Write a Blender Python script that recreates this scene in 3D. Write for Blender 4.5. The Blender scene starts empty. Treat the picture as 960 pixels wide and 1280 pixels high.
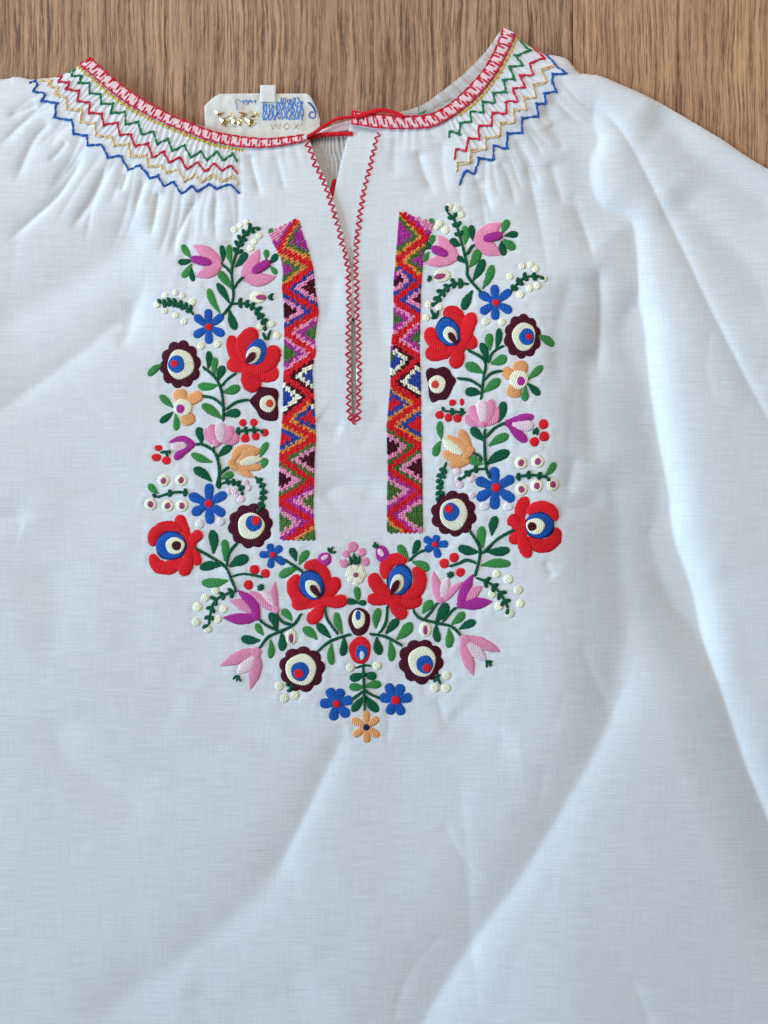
import bpy, math, random
import numpy as np

random.seed(11)
RNG = np.random.RandomState(5)
scene = bpy.context.scene
S = 0.0005                      # one layout unit = half a millimetre
def W(x, y, z=0.0):             # layout units (x right, y down the cloth, z up) -> metres
    return ((x - 480.0) * S, (640.0 - y) * S, z * S)

# ------------------------------------------------------------------ camera
cam_d = bpy.data.cameras.new('camera')
cam = bpy.data.objects.new('camera', cam_d)
scene.collection.objects.link(cam)
CAM_DIST = 0.85
cam.location = (0, 0, CAM_DIST + 0.004)
cam.rotation_euler = (0, 0, 0)
cam_d.sensor_fit = 'VERTICAL'
cam_d.angle = 2 * math.atan(0.32 / CAM_DIST)
cam_d.clip_start = 0.01
cam_d.clip_end = 50
scene.camera = cam

# ------------------------------------------------------------------ room light
world = bpy.data.worlds.new('World'); scene.world = world
world.use_nodes = True
bg = world.node_tree.nodes['Background']
bg.inputs['Color'].default_value = (1.0, 0.935, 0.905, 1)
bg.inputs['Strength'].default_value = 0.20

def area_light(name, loc, target, size, power, col):
    d = bpy.data.lights.new(name, 'AREA'); d.shape = 'RECTANGLE'
    d.size, d.size_y = size; d.energy = power; d.color = col
    o = bpy.data.objects.new(name, d); scene.collection.objects.link(o)
    o.location = loc
    from mathutils import Vector
    v = Vector(target) - Vector(loc)
    o.rotation_euler = v.to_track_quat('-Z', 'Y').to_euler()
    return o
area_light('window_light', (-3.9, -0.35, 1.40), (0.05, -0.05, 0), (2.2, 2.7), 284, (0.51, 0.765, 1.0))
area_light('room_lamp', (-0.15, 0.98, 0.95), (-0.05, 0.25, 0), (0.9, 0.6), 10.0, (1.0, 0.94, 0.87))

scene.view_settings.view_transform = 'Standard'
scene.view_settings.look = 'None'
scene.view_settings.gamma = 1
scene.view_settings.exposure = -0.15
scene.view_settings.use_curve_mapping = False

# ------------------------------------------------------------------ small helpers
def lin(c):
    return tuple(((v / 255.0) / 12.92 if v <= 10 else (((v / 255.0) + 0.055) / 1.055) ** 2.4) for v in c)

def node_mat(name):
    m = bpy.data.materials.new(name); m.use_nodes = True
    nt = m.node_tree
    return m, nt, nt.nodes['Principled BSDF']

def N(nt, t, **kw):
    n = nt.nodes.new(t)
    for k, v in kw.items():
        if k.startswith('i_'):
            key = k[2:]
            n.inputs[int(key) if key.isdigit() else key].default_value = v
        else:
            setattr(n, k, v)
    return n

def mth(nt, op, a, b=None, c=None):
    n = nt.nodes.new('ShaderNodeMath'); n.operation = op
    for i, v in enumerate((a, b, c)):
        if v is None: continue
        if isinstance(v, (int, float)): n.inputs[i].default_value = v
        else: nt.links.new(v, n.inputs[i])
    return n.outputs[0]

def scaled(nt, src, sc):
    n = nt.nodes.new('ShaderNodeMapping'); n.inputs['Scale'].default_value = sc
    nt.links.new(src, n.inputs['Vector'])
    return n.outputs[0]

def noise(nt, vec, scale=1.0, detail=2.0, rough=0.5):
    n = nt.nodes.new('ShaderNodeTexNoise'); n.inputs['Scale'].default_value = scale
    n.inputs['Detail'].default_value = detail; n.inputs['Roughness'].default_value = rough
    nt.links.new(vec, n.inputs['Vector'])
    return n.outputs['Fac']

def ramp(nt, fac, stops):
    n = nt.nodes.new('ShaderNodeValToRGB')
    el = n.color_ramp.elements
    while len(el) < len(stops): el.new(0.5)
    for e, (p, c) in zip(el, stops):
        e.position = p; e.color = (*c, 1) if len(c) == 3 else c
    nt.links.new(fac, n.inputs['Fac'])
    return n.outputs['Color']

def mixc(nt, fac, a, b, mode='MIX'):
    n = nt.nodes.new('ShaderNodeMix'); n.data_type = 'RGBA'; n.blend_type = mode
    for sock, v in ((n.inputs[0], fac), (n.inputs[6], a), (n.inputs[7], b)):
        if isinstance(v, (int, float)): sock.default_value = v
        elif isinstance(v, tuple): sock.default_value = (*v, 1) if len(v) == 3 else v
        else: nt.links.new(v, sock)
    return n.outputs[2]

# ------------------------------------------------------------------ materials
THREAD = {}
def thread(name, rgb, rough=0.62, sheen=0.04, period=2.8, bump=0.85, dk=0.56):
    m, nt, p = node_mat(name + '_thread')
    base = lin(rgb)
    uv = N(nt, 'ShaderNodeUVMap', uv_map='stitch').outputs[0]
    sep = N(nt, 'ShaderNodeSeparateXYZ'); nt.links.new(uv, sep.inputs[0])
    wob = noise(nt, scaled(nt, uv, (0.12, 0.22, 1)), 1.0, 2)
    ph = mth(nt, 'ADD', mth(nt, 'MULTIPLY', sep.outputs[0], 2 * math.pi / period), mth(nt, 'MULTIPLY', wob, 7.0))
    wave = mth(nt, 'SINE', ph)
    streak = noise(nt, scaled(nt, uv, (0.55, 0.05, 1)), 1.0, 3, 0.6)
    hgt = mth(nt, 'ADD', mth(nt, 'MULTIPLY', wave, 0.5), mth(nt, 'MULTIPLY', streak, 1.2))
    oi = N(nt, 'ShaderNodeObjectInfo')
    dark = tuple(v * dk for v in base); lite = tuple(min(1, v * 1.22 + 0.004) for v in base)
    col = mixc(nt, mth(nt, 'ADD', mth(nt, 'MULTIPLY', streak, 1.15), mth(nt, 'MULTIPLY', wave, 0.16)), dark, lite)
    br = mth(nt, 'ADD', mth(nt, 'MULTIPLY', oi.outputs['Random'], 0.16), 0.92)
    hsv = N(nt, 'ShaderNodeHueSaturation'); nt.links.new(col, hsv.inputs['Color']); nt.links.new(br, hsv.inputs['Value'])
    nt.links.new(hsv.outputs[0], p.inputs['Base Color'])
    p.inputs['Roughness'].default_value = rough
    p.inputs['Specular IOR Level'].default_value = 0.16
    p.inputs['Sheen Weight'].default_value = sheen
    p.inputs['Sheen Roughness'].default_value = 0.4
    b = N(nt, 'ShaderNodeBump'); b.inputs['Strength'].default_value = bump; b.inputs['Distance'].default_value = 0.00022
    nt.links.new(hgt, b.inputs['Height']); nt.links.new(b.outputs[0], p.inputs['Normal'])
    THREAD[name] = m
    return m

for nm, c in dict(dark_green=(3, 92, 60), green=(64, 144, 72), red=(230, 26, 38), blue=(24, 88, 176), navy=(22, 36, 92),
                  maroon=(76, 3, 30), cream=(255, 244, 206), white=(244, 242, 236), pink=(255, 148, 182),
                  pale_pink=(255, 210, 220), purple=(176, 46, 146), orange=(255, 168, 108), apricot=(255, 210, 158),
                  yellow=(255, 206, 70), smock_green=(30, 128, 82), smock_red=(222, 40, 70), smock_blue=(34, 96, 180),
                  band_green=(78, 118, 52), band_blue=(44, 70, 160), band_orange=(240, 150, 70), bind_red=(214, 26, 56),
                  label_blue=(84, 152, 226), lilac=(255, 212, 226), mauve=(170, 70, 120), coral=(220, 66, 44),
                  beige=(206, 188, 160), fine_green=(110, 150, 110)).items():
    thread(nm, c, dk=0.85 if nm in ('apricot', 'yellow', 'smock_green', 'smock_red', 'smock_blue', 'bind_red', 'cream', 'label_blue') else 0.74 if nm in ('pink', 'pale_pink', 'orange', 'purple', 'lilac', 'blue', 'red') else 0.58)

def cotton(name, tint=(0.785, 0.80, 0.815), weave=1.0):
    m, nt, p = node_mat(name)
    tc = N(nt, 'ShaderNodeTexCoord').outputs['Object']
    slub = noise(nt, scaled(nt, tc, (45, 1000, 1)), 1.0, 3, 0.65)       # long weft slubs
    warp = noise(nt, scaled(nt, tc, (900, 45, 1)), 1.0, 2, 0.5)
    grain = noise(nt, scaled(nt, tc, (1900, 1900, 1)), 1.0, 1, 0.5)
    big = noise(nt, scaled(nt, tc, (7, 9, 1)), 1.0, 3, 0.5)
    d = tuple(v * 0.895 for v in tint); l = tuple(min(1, v * 1.045) for v in tint)
    col = mixc(nt, ramp(nt, slub, [(0.30, (0, 0, 0)), (0.62, (1, 1, 1))]), d, l)
    col = mixc(nt, mth(nt, 'MULTIPLY', ramp(nt, warp, [(0.35, (1, 1, 1)), (0.6, (0, 0, 0))]), 0.40), col, tuple(v * 0.86 for v in tint))
    col = mixc(nt, mth(nt, 'MULTIPLY', ramp(nt, big, [(0.45, (0, 0, 0)), (0.75, (1, 1, 1))]), 0.35), col, (tint[0] * 0.985, tint[1] * 0.965, tint[2] * 0.945))
    nt.links.new(col, p.inputs['Base Color'])
    p.inputs['Roughness'].default_value = 0.85
    p.inputs['Specular IOR Level'].default_value = 0.2
    p.inputs['Sheen Weight'].default_value = 0.12
    b = N(nt, 'ShaderNodeBump'); b.inputs['Strength'].default_value = 0.22 * weave; b.inputs['Distance'].default_value = 0.00025
    h = mth(nt, 'ADD', mth(nt, 'ADD', mth(nt, 'MULTIPLY', slub, 0.8), mth(nt, 'MULTIPLY', warp, 0.4)), mth(nt, 'MULTIPLY', grain, 0.5))
    nt.links.new(h, b.inputs['Height']); nt.links.new(b.outputs[0], p.inputs['Normal'])
    return m
M_COTTON = cotton('white_cotton')
M_BACK = cotton('shaded_back_cotton', (0.56, 0.53, 0.505))  # blouse cotton darkened, shade inside the neck opening painted into its colour
M_PINK = cotton('binding_cotton', (0.92, 0.68, 0.71))
M_LABEL = cotton('label_satin', (0.76, 0.74, 0.67), 0.7)
M_TAB = cotton('tab_ribbon', (0.82, 0.78, 0.74), 0.5)

def wood(name, pale, mid, dark, seed):
    m, nt, p = node_mat(name)
    tc0 = N(nt, 'ShaderNodeTexCoord').outputs['Object']
    off = N(nt, 'ShaderNodeMapping'); off.inputs['Location'].default_value = (seed, seed * 0.7, 0)
    nt.links.new(tc0, off.inputs['Vector']); tc = off.outputs[0]
    wig = noise(nt, scaled(nt, tc, (26, 16, 1)), 1.0, 3)
    comb = N(nt, 'ShaderNodeCombineXYZ')
    nt.links.new(mth(nt, 'MULTIPLY', wig, 0.006), comb.inputs[0])
    va = N(nt, 'ShaderNodeVectorMath', operation='ADD'); nt.links.new(tc, va.inputs[0]); nt.links.new(comb.outputs[0], va.inputs[1])
    v = va.outputs[0]
    broad = noise(nt, scaled(nt, v, (40, 4.0, 1)), 1.0, 3, 0.55)
    strk = noise(nt, scaled(nt, v, (380, 10, 1)), 1.0, 5, 0.7)
    pore = noise(nt, scaled(nt, v, (680, 20, 1)), 1.0, 4, 0.7)
    fleck = noise(nt, scaled(nt, v, (1000, 120, 1)), 1.0, 3, 0.6)
    col = ramp(nt, strk, [(0.32, dark), (0.45, mid), (0.54, pale), (0.72, tuple(min(1, q * 1.15) for q in pale))])
    col = mixc(nt, mth(nt, 'MULTIPLY', ramp(nt, broad, [(0.38, (1, 1, 1)), (0.60, (0, 0, 0))]), 0.5), col, tuple(q * 0.85 for q in mid))
    pm = ramp(nt, pore, [(0.38, (1, 1, 1)), (0.48, (0, 0, 0))])
    col = mixc(nt, mth(nt, 'MULTIPLY', pm, 0.7), col, tuple(q * 0.55 for q in dark))
    fm = ramp(nt, fleck, [(0.50, (0, 0, 0)), (0.66, (1, 1, 1))])
    col = mixc(nt, mth(nt, 'MULTIPLY', fm, 0.30), col, tuple(min(1, q * 1.35) for q in pale))
    nt.links.new(col, p.inputs['Base Color'])
    p.inputs['Roughness'].default_value = 0.55
    p.inputs['Specular IOR Level'].default_value = 0.35
    b = N(nt, 'ShaderNodeBump'); b.inputs['Strength'].default_value = 0.5; b.inputs['Distance'].default_value = 0.0003
    hh = mth(nt, 'SUBTRACT', mth(nt, 'MULTIPLY', strk, 0.6), pm)
    nt.links.new(hh, b.inputs['Height']); nt.links.new(b.outputs[0], p.inputs['Normal'])
    return m
M_WOOD = [wood('greyed_oak', (0.52, 0.305, 0.175), (0.30, 0.16, 0.088), (0.075, 0.034, 0.019), 3.1),
          wood('warm_oak', (0.61, 0.34, 0.18), (0.40, 0.20, 0.10), (0.11, 0.05, 0.025), 9.4)]
m, nt, p = node_mat('gold_lurex'); p.inputs['Base Color'].default_value = (0.86, 0.70, 0.36, 1)
p.inputs['Metallic'].default_value = 1; p.inputs['Roughness'].default_value = 0.22; M_GOLD = m
m, nt, p = node_mat('dark_joint_wood'); p.inputs['Base Color'].default_value = (0.09, 0.06, 0.04, 1); M_JOINT = m  # dark brown base under the boards, seen in the joints

# ------------------------------------------------------------------ mesh helpers
def link(name, me, mat, parent=None, smooth=True):
    o = bpy.data.objects.new(name, me); scene.collection.objects.link(o)
    if mat: me.materials.append(mat)
    if parent: o.parent = parent
    if smooth and len(me.polygons):
        me.polygons.foreach_set('use_smooth', np.ones(len(me.polygons), dtype=bool))
    return o

class MB:
    """collects vertices (layout units), faces and stitch coordinates of ONE mesh"""
    def __init__(s): s.v = []; s.f = []; s.uv = []
    def grid(s, rows, cols, P, UV, close=False):
        b = len(s.v); s.v.extend(P); s.uv.extend(UV)
        for i in range(rows - 1):
            for j in range(cols if close else cols - 1):
                j2 = (j + 1) % cols
                s.f.append((b + i * cols + j, b + (i + 1) * cols + j, b + (i + 1) * cols + j2, b + i * cols + j2))
    def build(s, name, mat, parent=None):
        me = bpy.data.meshes.new(name)
        me.from_pydata([W(*q) for q in s.v], [], s.f)
        uvl = me.uv_layers.new(name='stitch')
        idx = np.zeros(len(me.loops), dtype=np.int32); me.loops.foreach_get('vertex_index', idx)
        uvl.data.foreach_set('uv', np.array(s.uv, dtype=np.float32)[idx].ravel())
        me.validate()
        return link(name, me, mat, parent)

def spline(pts, n=10, closed=False):
    """Catmull-Rom through the points"""
    P = [np.array(q, float) for q in pts]
    if len(P) == 2 and not closed:
        return [tuple(P[0] + (P[1] - P[0]) * i / n) for i in range(n + 1)]
    out = []; m = len(P)
    segs = m if closed else m - 1
    for i in range(segs):
        if closed: a, b, c, d = P[i - 1], P[i], P[(i + 1) % m], P[(i + 2) % m]
        else: a, b, c, d = P[max(i - 1, 0)], P[i], P[i + 1], P[min(i + 2, m - 1)]
        for k in range(n):
            t = k / n
            out.append(tuple(0.5 * (2 * b + (c - a) * t + (2 * a - 5 * b + 4 * c - d) * t * t + (3 * b - a - 3 * c + d) * t ** 3)))
    if not closed: out.append(tuple(P[-1]))
    return out

def resample(pts, ts):
    P = np.array(pts, float); d = np.r_[0, np.cumsum(np.hypot(*np.diff(P, axis=0).T))]
    L = d[-1]; t = np.array(ts) * L
    return np.c_[np.interp(t, d, P[:, 0]), np.interp(t, d, P[:, 1])], L

def near(poly, X, Y):
    """nearest point of a polyline: distance, signed side (+ = right of the way down), arc fraction, foot point"""
    P = np.array(poly, float); seg = np.diff(P, axis=0); ln = np.hypot(seg[:, 0], seg[:, 1]); cum = np.r_[0, np.cumsum(ln)]
    best = np.full(X.shape, 1e9); sg = np.ones(X.shape); tt = np.zeros(X.shape); fx = np.zeros(X.shape); fy = np.zeros(X.shape)
    for i in range(len(seg)):
        if ln[i] < 1e-9: continue
        dx, dy = seg[i]; rx = X - P[i, 0]; ry = Y - P[i, 1]
        u = np.clip((rx * dx + ry * dy) / ln[i] ** 2, 0, 1)
        qx = rx - u * dx; qy = ry - u * dy; d = np.sqrt(qx * qx + qy * qy)
        m = d < best
        best = np.where(m, d, best); sg = np.where(m, np.where(dy * rx - dx * ry >= 0, 1.0, -1.0), sg)
        tt = np.where(m, (cum[i] + u * ln[i]) / cum[-1], tt)
        fx = np.where(m, P[i, 0] + u * dx, fx); fy = np.where(m, P[i, 1] + u * dy, fy)
    return best, sg, tt, fx, fy, cum[-1]

def sst(x, a, b):
    t = np.clip((x - a) / (b - a), 0, 1); return t * t * (3 - 2 * t)

def vnoise(X, Y, lam, seed, ang=0.5):
    r = np.random.RandomState(seed); g = r.uniform(-1, 1, (64, 64))
    u = (X * math.cos(ang) - Y * math.sin(ang)) / lam + 31.3; v = (X * math.sin(ang) + Y * math.cos(ang)) / lam + 17.7
    i = np.floor(u).astype(int); j = np.floor(v).astype(int); a = u - i; b = v - j
    a = a ** 3 * (a * (6 * a - 15) + 10); b = b ** 3 * (b * (6 * b - 15) + 10)
    i0, i1, j0, j1 = i % 64, (i + 1) % 64, j % 64, (j + 1) % 64
    return (g[j0, i0] * (1 - a) + g[j0, i1] * a) * (1 - b) + (g[j1, i0] * (1 - a) + g[j1, i1] * a) * b
def waves(X, Y, lam, n, seed, aniso=1.0):
    r = np.random.RandomState(seed); out = np.zeros_like(X, dtype=float)
    for k in range(n):
        a = r.uniform(0, math.pi); l = lam * r.uniform(0.6, 1.6)
        out += np.sin(2 * math.pi * (X * math.cos(a) + Y * math.sin(a) * aniso) / l + r.uniform(0, 6.3)
                      + 1.3 * np.sin(2 * math.pi * (X * math.sin(a) - Y * math.cos(a)) / (l * 2.3) + r.uniform(0, 6.3)))
    return out / math.sqrt(n)

# ------------------------------------------------------------------ the wooden floor
def plank(x0, x1, y0, y1, mat, parent):
    import bmesh
    bm = bmesh.new()
    g = 0.5
    a = W(x0 + g, y1, -20); b = W(x1 - g, y0, 0)
    vs = [bm.verts.new((x, y, z)) for z in (a[2], b[2]) for (x, y) in ((a[0], a[1]), (b[0], a[1]), (b[0], b[1]), (a[0], b[1]))]
    for f in ((3, 2, 1, 0), (4, 5, 6, 7), (0, 1, 5, 4), (1, 2, 6, 5), (2, 3, 7, 6), (3, 0, 4, 7)):
        bm.faces.new([vs[i] for i in f])
    bmesh.ops.bevel(bm, geom=[e for e in bm.edges if e.verts[0].co.z > -1e-6 and e.verts[1].co.z > -1e-6], offset=0.0003, segments=2, affect='EDGES')
    me = bpy.data.meshes.new('plank'); bm.to_mesh(me); bm.free()
    return link('plank', me, mat, parent, smooth=False)
me = bpy.data.meshes.new('wooden_floor')
me.from_pydata([(-1.4, -1.4, -0.0102), (1.4, -1.4, -0.0102), (1.4, 1.4, -0.0102), (-1.4, 1.4, -0.0102)], [], [(0, 1, 2, 3)])
floor = link('wooden_floor', me, M_JOINT, smooth=False)
floor['kind'] = 'structure'; floor['label'] = 'brown wood-grain floor boards under the blouse'
for i, x0 in enumerate((-1599, -827, -55, 717, 1489)):
    plank(x0, x0 + 772, -1900, 3200, M_WOOD[1 if i in (1, 3) else 0], floor)

# ------------------------------------------------------------------ the blouse: outline on the floor
blouse = bpy.data.objects.new('blouse', None); scene.collection.objects.link(blouse)
blouse.location = (0, 0, 0)
blouse['label'] = 'white cotton peasant blouse with bright floral embroidery laid flat on wooden floor'
blouse['category'] = 'blouse'

BL_OUT = [(115, 73), (140, 96), (167, 116), (187, 129), (213, 143), (240, 155), (262, 163), (282, 168), (308, 172), (334, 174), (360, 172), (384, 168)]
BL_LOW = [(100, 82), (120, 100), (140, 117), (167, 136), (200, 153), (233, 167), (252, 174), (267, 179), (298, 185), (334, 186), (360, 182), (383, 178)]
BR_OUT = [(440, 139), (471, 143), (502, 145), (534, 144), (559, 132), (577, 117), (596, 97), (609, 79), (620, 58), (627, 36)]
BR_LOW = [(440, 157), (471, 162), (502, 163), (537, 161), (559, 151), (581, 136), (602, 117), (621, 92), (636, 64), (645, 44)]
def band_mid(a, b, n=40):
    ts = np.linspace(0, 1, n)
    A, _ = resample(spline(a, 8), ts); B, _ = resample(spline(b, 8), ts)
    return A, B
BLA, BLB = band_mid(BL_OUT, BL_LOW, 80); BRA, BRB = band_mid(BR_OUT, BR_LOW, 70)
BLM = (BLA + BLB) / 2; BRM = (BRA + BRB) / 2

SL_L = [(387, 176), (397, 203), (406, 222), (413, 241), (420, 261), (425, 280), (431, 302), (437, 329), (439, 343), (439.6, 383), (439.3, 423), (439.3, 463), (439.6, 495), (440, 515), (441.5, 527)]
SL_R = [(443, 527), (444, 515), (444.6, 503), (445, 476), (445, 449), (444.6, 423), (443, 396), (441.8, 370), (441.4, 343), (441.4, 325), (442.2, 304), (444, 286), (446.5, 265), (450.5, 241), (456, 220), (461, 199), (465, 181), (470, 164)]
SH_R = [(648, 48), (655, 53), (668, 60), (682, 67), (697, 69), (708.5, 73), (716, 81), (723, 90), (736, 92), (751, 94), (772, 103), (800, 115), (832, 131), (868, 152), (903, 173), (932, 193), (960, 210), (1060, 272), (1300, 420)]
SH_L = [(-300, 108), (-120, 102), (0, 98), (14, 95.5), (27, 96), (37, 98.5), (53, 97), (72, 95), (80, 91.5), (92, 86)]
outline = ([(-900, 2400), (-900, 130)] + spline(SH_L, 4) + [tuple(q) for q in BLM[1:-1]] + spline(SL_L, 3) + spline(SL_R, 3)
           + [tuple(q) for q in BRM[18:]] + spline(SH_R, 4) + [(1900, 800), (1900, 2400), (-900, 2400)])

# ------------------------------------------------------------------ the lie of the cloth (height above the floor, layout units)
BASE = 11.0
FOLD = 1.6
# (points going down, depth, falloff left, falloff right, sharpness radius)
CREASES = [
    # gathers leaving the left smocking
    ([(48, 131), (28, 139), (8, 147)], 1.47, 5.0, 3.1, 0.76), ([(66, 150), (46, 170), (32, 196), (18, 232)], 2.21, 5.6, 5.9, 1.01),
    ([(106, 192), (88, 222), (69, 248), (38, 276), (4, 306)], 2.76, 7.8, 4.5, 0.76), ([(133, 206), (122, 232), (110, 255), (86, 288)], 2.21, 6.1, 4.1, 0.88),
    ([(158, 216), (156, 226), (151, 240)], 1.47, 3.3, 2.7, 0.76), ([(199, 238), (196, 252), (194, 268), (188, 298)], 3.31, 4.5, 3.6, 0.76),
    ([(248, 246), (238, 262), (229, 280), (220, 300), (218, 330)], 1.84, 5.0, 3.1, 0.63), ([(271, 243), (269, 270), (270, 306)], 1.19, 3.9, 2.7, 0.63),
    ([(313, 190), (317, 214), (327, 250)], 1.66, 4.5, 3.6, 0.76), ([(84, 176), (74, 190), (60, 204)], 1.38, 3.3, 2.7, 0.76), ([(180, 224), (176, 240), (168, 262)], 1.19, 3.3, 3.1, 0.88),
    ([(300, 196), (299, 220), (302, 250)], 0.92, 3.9, 3.1, 0.88), ([(345, 192), (350, 216), (358, 244)], 0.82, 5.0, 4.1, 1.26),
    # broad soft folds on the left
    ([(196, 268), (150, 310), (100, 345), (40, 382), (-60, 430)], 4.2, 34, 30, 14), ([(186, 330), (166, 392), (144, 404), (100, 440), (46, 480), (-40, 540)], 2.6, 26, 16, 3),
    ([(166, 372), (160, 410), (148, 440)], 1.8, 14, 10, 4), ([(-60, 660), (0, 648), (30, 644), (46, 654)], 1.8, 12, 12, 3),
    ([(70, 880), (78, 940), (120, 975), (165, 1005), (188, 1050)], 1.5, 24, 26, 10), ([(150, 560), (120, 620), (60, 690), (0, 740)], 1.2, 40, 40, 25),
    ([(62, 700), (70, 760), (60, 840)], 1.0, 24, 24, 14),
    # lower middle
    ([(437, 890), (425, 925), (392, 995), (362, 1056), (332, 1118)], 2.6, 26, 14, 4), ([(372, 1040), (320, 1120), (250, 1180), (160, 1245), (80, 1300)], 2.6, 34, 30, 14),
    ([(226, 1228), (320, 1250), (420, 1226)], 1.0, 26, 26, 16),
    # lower right, the big valley and the crossing press crease
    ([(800, 800), (776, 858), (750, 920), (706, 1000), (646, 1100), (596, 1168), (536, 1262), (470, 1380)], 4.8, 75, 26, 5),
    ([(572, 960), (582, 1060), (587, 1150), (600, 1290)], 0.7, 22, 12, 2.5), ([(560, 888), (612, 930), (650, 930)], 1.4, 24, 20, 8),
    ([(700, 1000), (690, 1100), (650, 1190), (610, 1290)], 0.9, 22, 46, 10),
    # right: the long valley where body and sleeve meet
    ([(796, 340), (800, 400), (812, 480), (824, 555), (835, 615), (838, 671), (856, 726), (884, 817), (900, 870)], 14.0, 130, 15, 1.2),
    ([(834, 600), (838, 671), (854, 720), (884, 817), (910, 896), (930, 956), (962, 1036), (1000, 1150), (1040, 1260)], 5.2, 60, 16, 1.2),
    ([(760, 560), (767, 622), (771, 705), (780, 780), (764, 855), (742, 918)], 3.6, 40, 26, 12),
    ([(818, 652), (830, 664), (838, 676)], 1.6, 8, 6, 1.2), ([(718, 570), (712, 598), (708, 620)], 1.8, 12, 10, 4), ([(690, 640), (722, 634), (760, 622)], 1.0, 9, 14, 3),
    # gathers leaving the right smocking
    ([(744, 110), (740, 166), (736, 220), (750, 257), (786, 274), (795, 302), (799, 377), (806, 440), (812, 490)], 6.6, 92, 15, 1.5),
    ([(748, 330), (749, 350), (751, 396), (749, 440), (746, 480)], 3.6, 16, 12, 1.0), ([(742, 430), (735, 480), (738, 540), (752, 600)], 3.2, 30, 26, 8),
    ([(688, 200), (694, 222), (706, 260)], 1.8, 10, 8, 1.0), ([(716, 236), (724, 265), (735, 300), (744, 332)], 2.0, 12, 8, 1.1),
    ([(655, 196), (663, 222), (674, 278), (680, 316), (682, 350)], 2.6, 14, 9, 1.1), ([(708, 340), (706, 372), (694, 420), (700, 500)], 3.2, 16, 22, 6),
    ([(672, 132), (694, 148), (714, 158), (738, 172), (752, 200)], 2.8, 10, 8, 1.8), ([(645, 172), (654, 188), (666, 210), (676, 236)], 1.5, 7, 6, 1.2), ([(622, 200), (632, 214), (640, 236), (644, 262)], 1.4, 7, 6, 1.2),
    ([(683, 120), (706, 136), (724, 156), (734, 190)], 1.5, 8, 7, 1.4), ([(600, 222), (604, 240), (614, 262)], 1.4, 7, 7, 1.4), ([(690, 152), (700, 172), (706, 190)], 1.8, 8, 8, 2),
    ([(697, 96), (722, 118), (758, 142), (786, 178), (810, 222), (847, 299), (886, 389), (940, 496), (1000, 600)], 2.2, 14, 8, 1.1),
    ([(800, 130), (840, 158), (878, 198), (940, 240), (1010, 290)], 4.8, 30, 34, 10), ([(836, 230), (880, 280), (930, 330), (1000, 400)], 3.4, 34, 30, 14),
    ([(900, 700), (930, 800), (960, 880)], 1.4, 30, 30, 14),
    # centre front
    ([(522, 186), (525, 200), (532, 222), (545, 246)], 2.4, 8, 8, 1.0), ([(497, 170), (493, 200), (494, 226)], 1.2, 10, 10, 3), ([(556, 170), (552, 205), (560, 250)], 1.3, 10, 8, 2),
    ([(474, 496), (470, 515), (460, 542), (440, 568)], 2.2, 16, 9, 3), ([(398, 624), (410, 615), (428, 606), (456, 612), (486, 618)], 1.6, 12, 12, 3),
    ([(396, 520), (412, 532), (430, 540)], 1.2, 10, 10, 3), ([(420, 340), (410, 390), (400, 420)], 1.0, 12, 12, 4), ([(470, 330), (474, 400), (486, 450)], 0.9, 12, 12, 5),
    ([(680, 700), (684, 712), (692, 722)], 1.0, 6, 6, 1.5), ([(484, 886), (486, 906), (482, 930)], 0.7, 6, 6, 2), ([(545, 870), (552, 890), (556, 910)], 0.7, 6, 6, 2),
]
_r = random.Random(77)
for _p0, _p1, _d0, _d1, _n in (((40, 112), (110, 186), 148, 122, 7), ((118, 190), (232, 240), 122, 98, 12), ((236, 240), (300, 240), 97, 84, 6), ((574, 226), (650, 160), 92, 62, 8), ((652, 158), (704, 98), 60, 34, 7)):
    for _k in range(_n):                                # thin pleats fanning out of the smocking
        _t = (_k + _r.uniform(0.1, 0.9)) / _n; _x = _p0[0] + (_p1[0] - _p0[0]) * _t; _y = _p0[1] + (_p1[1] - _p0[1]) * _t + 2
        _a = math.radians(_d0 + (_d1 - _d0) * _t + _r.uniform(-7, 7)); _l = _r.uniform(42, 125); _b = _r.uniform(-0.06, 0.10) * _l
        _dx, _dy = math.cos(_a), math.sin(_a); _x -= _dx * 12; _y -= _dy * 12
        CREASES.append(([(_x, _y), (_x + _dx * _l * 0.5 - _dy * _b, _y + _dy * _l * 0.5 + _dx * _b), (_x + _dx * _l, _y + _dy * _l)], _r.uniform(0.6, 1.15), _r.uniform(3.5, 7), _r.uniform(3, 5), 0.8))
for _k in range(46):                                    # small handling wrinkles, mostly along the fall of the cloth
    _x, _y = _r.uniform(-20, 980), _r.uniform(230, 1290)
    if (175 < _x < 700 and 250 < _y < 900) or (_x < 520 and _y > 600): continue
    _a = (math.radians(_r.choice((118, 118, 80, 60, 100))) + _r.uniform(-0.35, 0.35)) if _x < 480 else (math.radians(_r.choice((112, 70, 65, 85))) + _r.uniform(-0.35, 0.35))
    _l = _r.uniform(60, 190); _c, _s = math.cos(_a) * _l, math.sin(_a) * _l; _b = _r.uniform(-0.12, 0.12) * _l
    CREASES.append(([(_x, _y), (_x + _c / 2 - _b * math.sin(_a), _y + _s / 2 + _b * math.cos(_a)), (_x + _c, _y + _s)], _r.uniform(0.2, 0.55), _r.uniform(8, 20), _r.uniform(5, 12), _r.uniform(1.0, 2.5)))
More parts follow.
